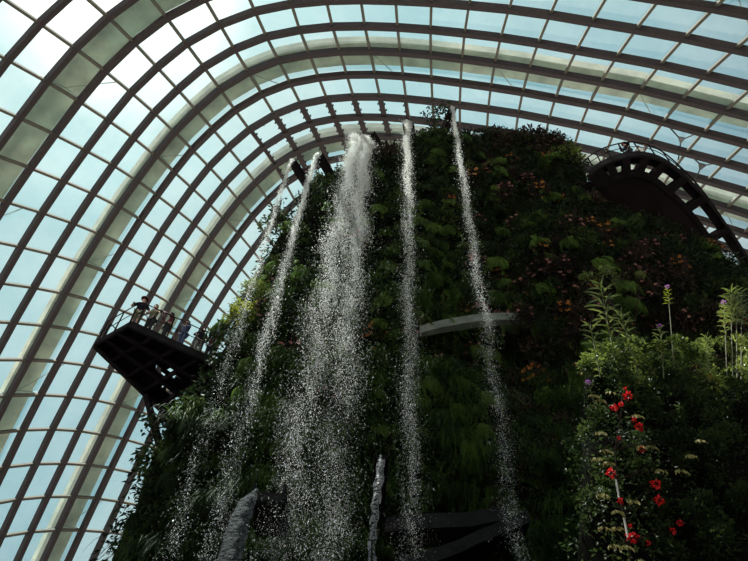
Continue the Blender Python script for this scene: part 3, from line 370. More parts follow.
# ledges (concrete)
def ledge(name, pxs, Y, hgt, dep, mat):
    P = [at(x, y, Y) for x, y in pxs]
    c = sum(P, Vector())/len(P); b = MB(); vs = []
    for i, p in enumerate(P):
        f = i/(len(P)-1)*2-1; fwd = (1-f*f)*.12
        for yy, zz in ((-fwd, 0), (-fwd, hgt), (dep, hgt), (dep, 0)): vs.append(Vector((p.x, p.y+yy, p.z+zz))-c+Vector((0, 0, 0)))
    fs = [(i*4+j, i*4+(j+1) % 4, i*4+4+(j+1) % 4, i*4+4+j) for i in range(len(P)-1) for j in range(4)] + [(3, 2, 1, 0), tuple(len(P)*4-4+j for j in range(4))]
    b.add([v + c - Vector((6, 20, 0)) for v in vs], fs); return b.build(name, mat, mount)
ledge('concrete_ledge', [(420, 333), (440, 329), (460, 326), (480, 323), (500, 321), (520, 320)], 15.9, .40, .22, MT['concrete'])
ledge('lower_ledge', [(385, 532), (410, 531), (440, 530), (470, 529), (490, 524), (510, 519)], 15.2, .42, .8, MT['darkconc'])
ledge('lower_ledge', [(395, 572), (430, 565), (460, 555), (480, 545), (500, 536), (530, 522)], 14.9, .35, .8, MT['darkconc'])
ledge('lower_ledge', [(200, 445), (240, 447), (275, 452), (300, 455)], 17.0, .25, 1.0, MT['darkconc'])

# leaf bed (uncountable leaves)
def leaf_bed(n, sampler, size=(.10, .28), name='leaves'):
    P = []; Nn = []
    while len(P) < n:
        s_ = sampler()
        if s_ is None: continue
        P.append(s_[0]); Nn.append(s_[1])
    P = np.array(P); Nn = np.array(Nn)
    n = len(P); L = rng.uniform(size[0], size[1], n)[:, None]; W = L*rng.uniform(.28, .5, n)[:, None]
    dr = Nn*rng.uniform(.1, 1.2, n)[:, None] + np.stack([rng.normal(0, .5, n), rng.normal(0, .3, n), rng.normal(-.55, .5, n)], 1)
    dr /= np.linalg.norm(dr, axis=1)[:, None]
    sd = np.cross(dr, rng.normal(0, 1, (n, 3))); sd /= np.linalg.norm(sd, axis=1)[:, None]
    P = P + Nn*rng.uniform(-.05, .45, n)[:, None]
    up = np.cross(sd, dr)
    V = np.stack([P, P+dr*L*.5+sd*W*.5+up*L*.06, P+dr*L-up*L*.05, P+dr*L*.5-sd*W*.5+up*L*.06], 1).reshape(-1, 3)
    return npmesh(name, V, np.arange(n*4).reshape(n, 4))
fareas = [0]; ftri = []
VV = [Vector(v) for v in vs]
for f in front:
    a, b_, c, d = (VV[i] for i in f); nrm = (b_-a).cross(d-a) if (b_-a).length > 1e-6 else (c-b_).cross(d-c)
    ar = ((b_-a).cross(c-a)).length/2 + ((c-a).cross(d-a)).length/2
    if a.z < 6 or nrm.length < 1e-9: ar = 0
    fareas.append(fareas[-1]+ar)
fa = np.array(fareas)
pre = np.searchsorted(fa, rng.uniform(0, fa[-1], 400000), side='right')-1; pit = iter(pre.tolist())
def mt_sample():
    f = front[next(pit)]; a, b_, c, d = (VV[i] for i in f); u, v = random.random(), random.random()
    p = a.lerp(b_, u).lerp(d.lerp(c, u), v); nrm = (c-a).cross(d-b_)
    if nrm.length < 1e-9: return None
    nrm.normalize()
    if nrm.y > 0.3: nrm = -nrm
    # keep the ledges' undersides free
    return tuple(p), tuple(nrm)
bed = link('wall_leaves', leaf_bed(95000, mt_sample), MT['darkleaf'], None); tag(bed, 'dense dark small-leaved greenery covering the mountain walls', 'foliage', kind='stuff')

# plant prototypes ---------------------------------------------------------
def leaf(b, p, d, L, W, up=None, fold=.12):
    d = d.normalized(); s = d.cross(up or Vector((random.uniform(-1, 1), random.uniform(-1, 1), 1)))
    if s.length < .01: s = d.cross(Vector((1, 0, 0)))
    s.normalize(); n = s.cross(d)
    b.add([p, p+d*L*.35+s*W*.5+n*L*fold*.5, p+d*L*.75+s*W*.35+n*L*fold*.3, p+d*L-n*L*fold, p+d*L*.75-s*W*.35+n*L*fold*.3, p+d*L*.35-s*W*.5+n*L*fold*.5, p+d*L*.4],
          [(0, 1, 6), (1, 2, 6), (2, 3, 6), (3, 4, 6), (4, 5, 6), (5, 0, 6)])
def lite(b, p, d, L, W, up=None):
    d = d.normalized(); s = d.cross(up or Vector((random.uniform(-1, 1), random.uniform(-1, 1), 1)))
    if s.length < .01: s = d.cross(Vector((1, 0, 0)))
    s.normalize(); n = s.cross(d); b.add([p, p+d*L*.45+s*W*.5+n*L*.06, p+d*L, p+d*L*.45-s*W*.5+n*L*.06], [(0, 1, 2, 3)])
def fern_mesh(nf=16, seed=0):
    random.seed(seed); b = MB()
    for k in range(nf):
        az = random.uniform(-1.5, 1.5); L = random.uniform(.6, 1.1); el = random.uniform(.1, 1.1)
        d = Vector((math.sin(az)*math.cos(el), -math.cos(az)*math.cos(el), math.sin(el))); p = Vector((random.uniform(-.12, .12), 0, random.uniform(-.1, .1)))
        ns = 15
        for i in range(ns):
            step = L/ns; q = p+d*step; w_ = .15*math.sin(math.pi*(i+1.2)/(ns+1.6))+.02
            sd = d.cross(Vector((0, 0, 1))); 
            if sd.length < .05: sd = Vector((1, 0, 0))
            sd.normalize()
            for s in (-1, 1): lite(b, q, sd*s + d*.45 + Vector((0, 0, -.25)), w_, .034, d)
            b.add([p+sd*.006, p-sd*.006, q-sd*.006, q+sd*.006], [(0, 1, 2, 3)])
            p = q; d = (d + Vector((0, 0, -.26-.02*i))).normalized()
    return b.mesh('fern')
def shrub_mesh(n=230, seed=0, L=.2, W=.09, up=.0, R=.55):
    random.seed(seed); b = MB()
    for k in range(9):
        d = Vector((random.uniform(-1, 1), random.uniform(-1, .1), random.uniform(-.4, 1))).normalized()*R
        b.add([Vector((.008, 0, 0)), Vector((-.008, 0, 0)), d*.9], [(0, 1, 2)])
    for k in range(n):
        d = Vector((random.gauss(0, 1), -abs(random.gauss(0, .8)), random.gauss(.2, .9))).normalized()
        p = d*R*random.uniform(.45, 1)*(1+.35*noise.noise(d*2.2+Vector((seed, 0, 0))))
        lite(b, p, d*.8+Vector((random.gauss(0, .5), random.gauss(0, .5), random.gauss(-.35+up, .4))), L*random.uniform(.6, 1.2), W)
    return b.mesh('shrub')
def grass_mesh(seed=0):
    random.seed(seed); b = MB()
    for k in range(90):
        p = Vector((random.uniform(-.4, .4), 0, random.uniform(-.15, .15))); d = Vector((random.gauss(0, .35), -random.uniform(.4, 1), random.uniform(.1, .9))).normalized()
        L = random.uniform(.7, 1.7); ns = 6; s = Vector((1, random.uniform(-.5, .5), 0)).normalized()*.016
        for i in range(ns):
            q = p+d*L/ns; w0 = 1-i/ns; w1 = 1-(i+1)/ns
            b.add([p+s*w0, p-s*w0, q-s*w1, q+s*w1], [(0, 1, 2, 3)]); p = q; d = (d+Vector((0, 0, -.55))).normalized()
    return b.mesh('grass')
def blossom_mesh(seed, n=16, R=.5):
    random.seed(seed); b = MB()
    for k in range(n):
        d = Vector((random.gauss(0, 1), -abs(random.gauss(0, .8)), random.gauss(.2, .9))).normalized(); c = d*R*random.uniform(.9, 1.1)
        for j in range(5):
            a = j*2*math.pi/5; lite(b, c, Vector((math.cos(a), -.5, math.sin(a))), .10, .08)
    return b.mesh('blossom')
ferns = [fern_mesh(24, 10+i) for i in range(5)]; shrubs = [shrub_mesh(330, 20+i, .15, .065) for i in range(4)]
grasses = [grass_mesh(30+i) for i in range(4)]; blossoms = [blossom_mesh(40+i) for i in range(3)]
for me in ferns: me.materials.append(MT['fern'])
for me in shrubs: me.materials.append(MT['shrub'])
for me in grasses: me.materials.append(MT['grass'])
for i, me in enumerate(blossoms): me.materials.append(MT[('pink', 'orange', 'pink')[i]])
random.seed(5)
def zone(px):
    return 'left of the widest waterfall' if px < 320 else 'between widest and second-right waterfalls' if px < 410 else 'between the two waterfalls on the right' if px < 485 else 'right of all the waterfalls'
def place_wall(kind, spots):
    for (px, py, sc) in spots:
        h, n = wallpx(px, py)
        if h is None: continue
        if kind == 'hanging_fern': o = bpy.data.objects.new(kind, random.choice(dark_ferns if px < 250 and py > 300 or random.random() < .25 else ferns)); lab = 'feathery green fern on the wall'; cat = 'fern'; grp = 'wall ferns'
        elif kind == 'leafy_shrub': o = bpy.data.objects.new(kind, random.choice(bronze if px > 480 and random.random() < .6 else shrubs)); lab = 'rounded dark shrub on the wall'; cat = 'shrub'; grp = 'wall shrubs'
        elif kind == 'trailing_sedge': o = bpy.data.objects.new(kind, random.choice(grasses)); lab = 'long-bladed trailing sedge tuft on the wall'; cat = 'sedge'; grp = 'trailing sedges'
        else: o = bpy.data.objects.new(kind, bronze[int(px) % 2]); lab = 'bronze shrub with pink or orange blossoms'; cat = 'shrub'; grp = 'flowering shrubs'
        COL.objects.link(o); z = zone(px)
        o.location = h - Vector((0, .05, 0)) ; o.rotation_euler = (random.uniform(-.2, .2), 0, random.uniform(-.5, .5)); s = sc*random.uniform(.75, 1.25); o.scale = (s, s, s)
        tag(o, lab+' '+z, cat, grp+' '+z)
        if kind == 'flowering_shrub':
            c = bpy.data.objects.new('blossom', random.choice(blossoms)); COL.objects.link(c); c.parent = o
def in_frame_spots(n, mind, box, dens=None, sc=1.0):
    res = []; tries = 0
    while len(res) < n and tries < n*60:
        tries += 1; x, y = random.uniform(box[0], box[2]), random.uniform(box[1], box[3])
        if dens and random.random() > dens(x, y): continue
        k = .55 + .9*max(0, (y-120))/440
        if any((x-a)**2+(y-b_)**2 < (mind*k)**2 for a, b_, _ in res): continue
        if wallpx(x, y)[0] is None or (x < 236 and 325 < y < 400): continue
        res.append((x, y, sc))
    return res
def d_fern(x, y): return .15 if (x > 500 and y > 250) else 1.0 if 330 < x < 500 and y < 460 else .6
def d_grass(x, y): return 1 if (y > 300 and 240 < x < 480) or (y > 400 and 515 < x < 570) else .05
def d_flow(x, y): return 1 if x > 470 and y < 330 else .15
dark_ferns = [m.copy() for m in ferns[:3]]  # darker copies; shade on the lower left wall is put into their colour
for me in dark_ferns: me.materials.clear(); me.materials.append(MT['darkleaf'])
bronze = [m.copy() for m in shrubs[:2]]
for me in bronze: me.materials.clear(); me.materials.append(MT['olive'])
place_wall('hanging_fern', in_frame_spots(290, 14, (100, 120, 748, 561), d_fern, 1.05))
place_wall('leafy_shrub', in_frame_spots(270, 14, (100, 110, 748, 561), None, 1.0))
place_wall('trailing_sedge', in_frame_spots(170, 14, (120, 280, 600, 561), d_grass, 1.0))
place_wall('flowering_shrub', in_frame_spots(70, 17, (240, 120, 748, 420), d_flow, .95))

# rim plants with their own look
def rim(name, px, py, Y, me, sc, lab, cat, mat=None, rz=0):
    o = bpy.data.objects.new(name, me.copy() if mat else me)
    if mat: o.data.materials.clear(); o.data.materials.append(mat)
    COL.objects.link(o); o.location = at(px, py, Y); o.scale = (sc,)*3; o.rotation_euler = (0, 0, rz); tag(o, lab, cat); return o
rim('leafy_shrub', 242, 316, 15.4, shrubs[1], 1.05, 'sunlit yellow-green shrub on the left rim beside the walkway', 'shrub', MT['lime'])
rim('leafy_shrub', 254, 292, 15.6, shrubs[3], 1.0, 'olive green shrub just above the yellow-green rim shrub', 'shrub', MT['bright'])
rim('hanging_fern', 226, 330, 16.4, ferns[0], 1.3, 'dark spiky fern reaching out over the walkway end', 'fern', MT['fern'], -1.2)
rim('leafy_shrub', 276, 228, 17.2, shrubs[0], 1.5, 'grey-green shrub on the rim behind the two leftmost water jets', 'shrub')
rim('leafy_shrub', 322, 186, 17.2, shrubs[2], 1.3, 'pale olive shrub between the leftmost jets and the widest waterfall', 'shrub', MT['bright'])
rim('leafy_shrub', 530, 145, 16.8, shrubs[2], 2.2, 'broad bronze shrub on the mountain top right of centre', 'shrub', MT['olive'])
rim('leafy_shrub', 500, 148, 16.6, shrubs[1], 2.0, 'rusty brown shrub right of the rightmost water jet', 'shrub', MT['olive'])
rim('leafy_shrub', 566, 160, 16.8, shrubs[0], 1.8, 'green and yellow shrub beside the start of the curved walkway', 'shrub', MT['bright'])
rim('leafy_shrub', 385, 158, 16.6, shrubs[3], 1.8, 'reddish brown shrub right of the widest waterfall top', 'shrub', MT['olive'])
rim('leafy_shrub', 522, 322, 15.7, bronze[0], .8, 'dark bronze shrub covering the right end of the grey concrete ledge', 'shrub')
rim('hanging_fern', 508, 330, 15.8, ferns[2], .6, 'small fern under the right end of the grey concrete ledge', 'fern')
def young_tree(px, py, ptop, Y, lab, spread=.8, n=90, leafL=.22):
    base = at(px, py, Y); top = at(*ptop, Y)
    t = empty('young_tree', base); tag(t, lab, 'tree'); H = top-base
    b = MB(); tips = []
    b.tube([(0, 0, 0), H*.5+Vector((.05, 0, 0)), H], [.05, .035, .015], 6)
    for k in range(8):
        f = random.uniform(.3, .95); p = H*f; q = p+Vector((random.uniform(-1, 1), random.uniform(-.6, .6), random.uniform(.1, .7)))*spread*(.5+.6*(1-f)); b.tube([p, q], [.02, .008], 5); tips.append((p, q))
    b.build('trunk', MT['bark'], t); b = MB()
    for k in range(n):
        p, q = random.choice(tips); r = p.lerp(q, random.uniform(.4, 1.1)); d = Vector((random.gauss(0, 1), random.gauss(0, 1), random.gauss(0, .8))); leaf(b, r+d*.08, d, leafL*random.uniform(.7, 1.2), leafL*.5)
    b.build('foliage', MT['darkleaf'], t)
young_tree(434, 140, (432, 106), 16.4, 'young tree with broad dark leaves between the two right jets', 1.0, 130, .19)
young_tree(444, 130, (445, 101), 16.0, 'thin sprig of dark leaves left of the rightmost jet', .3, 26, .3)
young_tree(547, 150, (546, 128), 16.6, 'small dark sapling poking above the mountain top', .6, 70, .25)
young_tree(276, 232, (281, 196), 16.9, 'slender dark sapling behind the leftmost jet', .6, 60, .22)
young_tree(325, 190, (317, 168), 16.9, 'small bushy sapling left of the widest waterfall', .7, 60, .22)
young_tree(158, 450, (153, 418), 17.0, 'dark sapling beside the walkway support strut', .8, 110, .2)

# ------------------------------------------------------------------ waterfalls
def smoothpts(P0, P1, n=40):
    return [Vector((P0.x+(P1.x-P0.x)*f**.5, P0.y+(P1.y-P0.y)*f**.5, P0.z+(P1.z-P0.z)*f)) for f in [(i/n)**2 for i in range(n+1)]]
def droplets(P0, P1, n, s0, s1, size, side, fpow=1.0, lobes=None, seed=0, fmin=.004):
    r = np.random.default_rng(seed)
    f = r.random(n)**fpow; f = np.maximum(f, fmin+r.random(n)*.05)
    # gathers of droplets: quantise part of them toward moving clumps
    cl = r.random(n) < .5; f[cl] = np.clip(np.round(f[cl]*55+r.normal(0, .22, cl.sum()))/55 + r.normal(0, .006, cl.sum()), .001, 1)
    sp = 1 + r.normal(0, .06+.10*f, n)
    base = np.array(P0)[None]*1.0; D = np.array(P1-P0)
    P = np.stack([P0.x + D[0]*np.sqrt(f)*sp, P0.y + D[1]*np.sqrt(f)*sp, P0.z + D[2]*f], 1)
    sg = s0+s1*f**.8
    core = r.random(n) < .84
    wv = .25*np.sin(f*40+seed)*sg
    g = r.normal(0, 1, n); g = np.where(core, g*.55, g*1.3)
    if lobes is not None: g = np.where(r.random(n) < .5, lobes[0]+g*.62, lobes[1]+g*.62)
    ha = (np.floor(f*170).astype(int)*131 + np.floor(g*2.6+50).astype(int)*17) % 4093; wt = r.random(4093)**2.2
    keep = r.random(n) < wt[ha]*1.25+.06; P = P[keep]; g = g[keep]; sg = sg[keep]; wv = wv[keep]; f = f[keep]; n = int(keep.sum())
    P[:, 0] += side.x*(g*sg+wv); P[:, 1] += side.y*(g*sg+wv) + r.normal(0, 1, n)*sg*.5*np.minimum(1, f*6+.1)
    s = size*r.lognormal(0, .4, n)*(1.15-.86*f**.6)
    ax = r.normal(0, .25, (n, 3)); ax[:, 2] = -1; ax /= np.linalg.norm(ax, axis=1)[:, None]
    u = np.cross(ax, r.normal(0, 1, (n, 3))); u /= np.linalg.norm(u, axis=1)[:, None]; v = np.cross(ax, u)
    s = s[:, None]; st = 1.6
    V = np.stack([P+ax*s*st, P+u*s, P+(-.5*u+.87*v)*s, P+(-.5*u-.87*v)*s, P-ax*s*st], 1).reshape(-1, 3)
    T = np.array([(0, 1, 2), (0, 2, 3), (0, 3, 1), (4, 2, 1), (4, 3, 2), (4, 1, 3)])
    Fc = (np.arange(n)[:, None, None]*5 + T[None]).reshape(-1, 3)
    return V, Fc
def waterfall(P0, P1, lab, n, s0, s1, width, sheetf, chute_back, tilt=0, size=.022, lobes=None, seed=0, fpow=1.0, chute_w=None, fmin=.004):
    t = empty('waterfall', P1); tag(t, lab, 'waterfall', 'waterfalls shooting from the mountain top')
    side = Vector((1, .15, 0)).normalized()
    V, Fc = droplets(P0, P1, n, s0, s1, size, side, fpow, lobes, seed, fmin)
    o = link('spray', npmesh('spray', V-np.array(P1)[None], Fc), MT['drop'], t); tag(o, kind='stuff')
    if sheetf:
        pts = [p for p in smoothpts(P0, P1, 60)]; k = max(4, int(60*math.sqrt(sheetf))); pts = pts[:k]
        b = MB(); vs = []; nw = 9
        for i, p in enumerate(pts):
            f = i/(k-1)
            for j in range(nw):
                u = j/(nw-1)*2-1; ww = width*(.5+.25*f)*(1-.25*f*random.random())
                ww = width*(.5+.12*f); q = p + side*u*ww + Vector((0, .22*width*(u*u), -.10*width*u*u)); q += Vector((random.gauss(0, 1), random.gauss(0, 1), random.gauss(0, 1)))*.02*f*width
                q.z -= tilt*(1-u)/2*(1-f*.5); vs.append(q-P1)
        fs = [(i*nw+j, i*nw+j+1, (i+1)*nw+j+1, (i+1)*nw+j) for i in range(k-1) for j in range(nw-1) if random.random() > .45*max(0, i/(k-1)-.5)]
        b.add(vs, fs); b.build('water_sheet', MT['sheet'], t, True)
    # spout chute, a thing of its own
    cw = chute_w or width; d = (chute_back-P0); d.z = 0; L = d.length; d.normalize(); sd = Vector((d.y, -d.x, 0))
    c = empty('water_spout', P0); tag(c, 'dark steel spout pouring the '+lab.split(' ', 1)[1] if False else lab_spout[seed], 'spout')
    b = MB(); vs = []
    for y, h in ((-.02, .10), (L*.5, .22), (L+1.0, .4)):
        for sx, z in ((-1, -.06), (1, -.06), (1, -h), (-1, -h)): vs.append(d*y + sd*sx*(cw*.5+.06) + Vector((0, 0, z)))
    b.add(vs, [(i*4+j, i*4+(j+1) % 4, i*4+4+(j+1) % 4, i*4+4+j) for i in range(2) for j in range(4)] + [(3, 2, 1, 0), (8, 9, 10, 11)])
    b.build('trough', MT['dark'], c)
    for sx in (-1, 1):
        b = MB(); a0 = sd*sx*(cw*.5+.06); b.bar(a0+Vector((0, 0, .06)), a0+d*(L+.8)+Vector((0, 0, .0)), .06, .24); b.build('side_plate', MT['dark'], c)
    return t
lab_spout = {1: 'leftmost dark steel water spout on the mountain rim', 2: 'dark steel spout second from the left on the mountain rim', 3: 'widest dark spout, feeding the broad white waterfall',
             4: 'narrow dark spout of the straight waterfall right of the widest', 5: 'tall narrow dark spout, rightmost on the mountain top'}
def wf(top, bot, Yt, Yb, back, lab, **kw):
    P0 = at(*top, Yt); P1 = at(*bot, Yb); waterfall(P0, P1, lab, chute_back=atz(*back, P0.z), **kw)
wf((292, 162), (158, 590), 16, 13.2, (303, 178), 'leftmost and faintest thin waterfall', n=20000, s0=.05, s1=.15, width=.22, sheetf=.03, seed=1, size=.013)
wf((319, 156), (197, 600), 16, 13.2, (338, 188), 'thin slanting waterfall, second from the left', n=38000, fpow=1.0, s0=.06, s1=.14, width=.26, sheetf=.035, seed=2, size=.0145)
wf((364, 138), (294, 615), 16, 13.0, (384, 168), 'widest white waterfall, spreading into a broad veil', tilt=.75, fmin=.035, n=200000, s0=.30, s1=.48, width=1.2, sheetf=.075, seed=3, size=.0155, fpow=1.05, lobes=(-.68, .68))
wf((408, 123), (413, 600), 16, 13.2, (410, 135), 'straight vertical waterfall, second from the right', n=56000, s0=.12, s1=.18, fpow=1.0, width=.5, sheetf=.06, seed=4, size=.0145)
wf((453, 108), (528, 600), 16, 13.8, (447, 124), 'rightmost thin waterfall, crossing the grey concrete ledge', n=40000, s0=.06, s1=.22, width=.3, sheetf=.05, seed=5, size=.0145, fpow=1.05)

# two small low spouts
def small_fall(pxs, widths, Y, lab, wob, mat):
    P = [at(x, y, Y-.25*math.sqrt(i)) for i, (x, y) in enumerate(pxs)]; t = empty('small_waterfall', P[-1]); tag(t, lab, 'waterfall')
    # densify
    Q = []; W = []
    for i in range(len(P)-1):
        for k in range(8): f = k/8; Q.append(P[i].lerp(P[i+1], f)); W.append(widths[i]*(1-f)+widths[i+1]*f)
    Q.append(P[-1]); W.append(widths[-1]); nw = 9; vs = []
    for i, q in enumerate(Q):
        for j in range(nw):
            u = j/(nw-1)*2-1; ww = W[i]/2*(1+wob*math.sin(i*.9+u)*min(1, i/6))
            vs.append(q-P[-1]+Vector((u*ww, .1*u*u-.05*math.sin(i*1.1+j*.8)*wob*3, .05*math.sin(i*.7+j)*wob)))
    b = MB(); b.add(vs, [(i*nw+j, i*nw+j+1, (i+1)*nw+j+1, (i+1)*nw+j) for i in range(len(Q)-1) for j in range(nw-1) if not (i > len(Q)*.72 and wob > .2 and 2 < j < 5)])
    b.build('water_sheet', mat, t, True); return P
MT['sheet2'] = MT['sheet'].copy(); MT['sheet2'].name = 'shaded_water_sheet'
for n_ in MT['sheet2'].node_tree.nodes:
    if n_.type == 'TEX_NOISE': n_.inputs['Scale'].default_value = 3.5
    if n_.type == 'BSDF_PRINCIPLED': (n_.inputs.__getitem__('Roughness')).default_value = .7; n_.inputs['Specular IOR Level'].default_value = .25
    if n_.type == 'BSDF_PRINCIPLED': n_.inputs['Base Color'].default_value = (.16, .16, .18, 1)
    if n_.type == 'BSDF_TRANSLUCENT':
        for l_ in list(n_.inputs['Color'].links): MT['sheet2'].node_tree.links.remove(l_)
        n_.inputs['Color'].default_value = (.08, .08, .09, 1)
MT['sheet3'] = MT['sheet'].copy(); MT['sheet3'].name = 'clear_water_jet'
for n_ in MT['sheet3'].node_tree.nodes:
    if n_.type == 'TEX_NOISE': n_.inputs['Scale'].default_value = 4
    if n_.type == 'VALTORGB': n_.color_ramp.elements[1].color = (.9, .9, .9, 1)
Pq = small_fall([(382, 455), (379, 478), (376, 500), (374, 520), (372, 545), (371, 575)], [.18, .20, .18, .16, .15, .2], 12.6, 'short thin glassy water jet low on the wall beside the widest waterfall', .22, MT['sheet3'])
t = empty('water_spout', Pq[0]); tag(t, 'small dark spout behind the short glassy jet', 'spout')
b = MB(); b.box((0, 1.3, -.06), (.3, 2.6, .08)); b.build('trough', MT['dark'], t)
for s in (-1, 1):
    b = MB(); b.box((s*.15, 1.3, .04), (.03, 2.6, .16)); b.build('side_plate', MT['dark'], t)
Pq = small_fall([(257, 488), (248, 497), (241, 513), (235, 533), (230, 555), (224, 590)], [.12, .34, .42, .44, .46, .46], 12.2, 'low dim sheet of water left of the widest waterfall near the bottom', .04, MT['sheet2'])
t = empty('water_spout', Pq[0]); tag(t, 'wide dark spout box behind the low dim sheet of water', 'spout')
b = MB(); b.box((.25, .75, -.16), (.62, 1.4, .2)); b.build('trough', MT['darkconc'], t)
for s in (-1, 1):
    b = MB(); b.box((.25+s*.33, .75, -.02), (.05, 1.4, .4)); b.build('side_plate', MT['darkconc'], t)

# ------------------------------------------------------------------ left walkway
ZL = 19.5
A = atz(97, 341, ZL); B = atz(132, 321, ZL); C = atz(221, 361, ZL); D = atz(170, 412, ZL)
C2 = B + (C-B)*1.9; D2 = A + (D-A)*1.5
walk = empty('aerial_walkway', A); tag(walk, 'dark cantilevered walkway jutting from the left side of the mountain', 'walkway')
def uv(u, v): return (A.lerp(D2, u)).lerp(B.lerp(C2, u), v)
nu, nv = 24, 10
holes = set()
for px, py, pw, ph in ((161, 374, 7, 4), (152, 371, 5, 3), (163, 379, 9, 5), (173, 372, 6, 5), (171, 389, 7, 4), (180, 396, 8, 3), (158, 366, 4, 3)):
    holes.add((px, py, pw, ph))
def ishole(c):
    d = c-EYE; wz = d.dot(fw); x = 374+F*d.dot(RT)/wz; y = 280.5-F*d.dot(UP)/wz
    return any(abs(x-a)*.8+abs(y-b_-(x-a)*.55)*1.2 < w_*1.05 for a, b_, w_, h_ in holes)
b = MB(); nu, nv = 60, 22
for i in range(nu):
    for j in range(nv):
        c = uv((i+.5)/nu, (j+.5)/nv)
        if ishole(c): continue
        q = [uv(i/nu, j/nv), uv((i+1)/nu, j/nv), uv((i+1)/nu, (j+1)/nv), uv(i/nu, (j+1)/nv)]; q = [p-A for p in q]
        b.add([p-Vector((0, 0, .12)) for p in q]+q, [(3, 2, 1, 0), (4, 5, 6, 7), (0, 1, 5, 4), (1, 2, 6, 5), (2, 3, 7, 6), (3, 0, 4, 7)])
b.build('deck_plate', MT['dark'], walk)
for v in (0, .33, .66, 1):
    b = MB(); b.bar(uv(0, v)-A-Vector((0, 0, .2)), uv(1, v)-A-Vector((0, 0, .2)), .12, .3); b.build('beam', MT['deckedge'] if v in (0, 1) else MT['dark'], walk)
for u in (0, .14, .28, .42, .56, .7, .85):
    b = MB(); b.bar(uv(u, 0)-A-Vector((0, 0, .18)), uv(u, 1)-A-Vector((0, 0, .18)), .1, .24); b.build('cross_beam', MT['deckedge'] if u == 0 else MT['dark'], walk)
s0 = atz(146, 395, ZL-.2); s1 = at(160, 446, 17.6)
b = MB(); b.tube([s0-A, s1-A], .13, 10); b.tube([atz(146, 400, ZL-.2)-A, at(166, 412, 18)-A], .08, 8); b.build('support_strut', MT['dark'], walk)
# railing
def railing(parent, org, pts, h=1.12, post_every=1, name='railing', mids=(.55,), rad=.022):
    b = MB()
    for hh in (h,)+mids: b.tube([p-org+Vector((0, 0, hh)) for p in pts], rad if hh == h else rad*.7, 6)
    b.build('handrail', MT['deckedge'], parent)
    for i, p in enumerate(pts):
        if i % post_every == 0:
            b = MB(); b.tube([p-org, p-org+Vector((0, 0, h))], .028, 6); b.build('post', MT['deckedge'], parent)
rp = [A.lerp(B, f) for f in (.02, .5, .94)] + [B.lerp(C2, f) for f in (.03, .2, .4, .6, .8)]
railing(walk, A, rp)
rp = [uv(u, .02) for u in (.02, .25, .5, .75)]
railing(walk, A, rp)

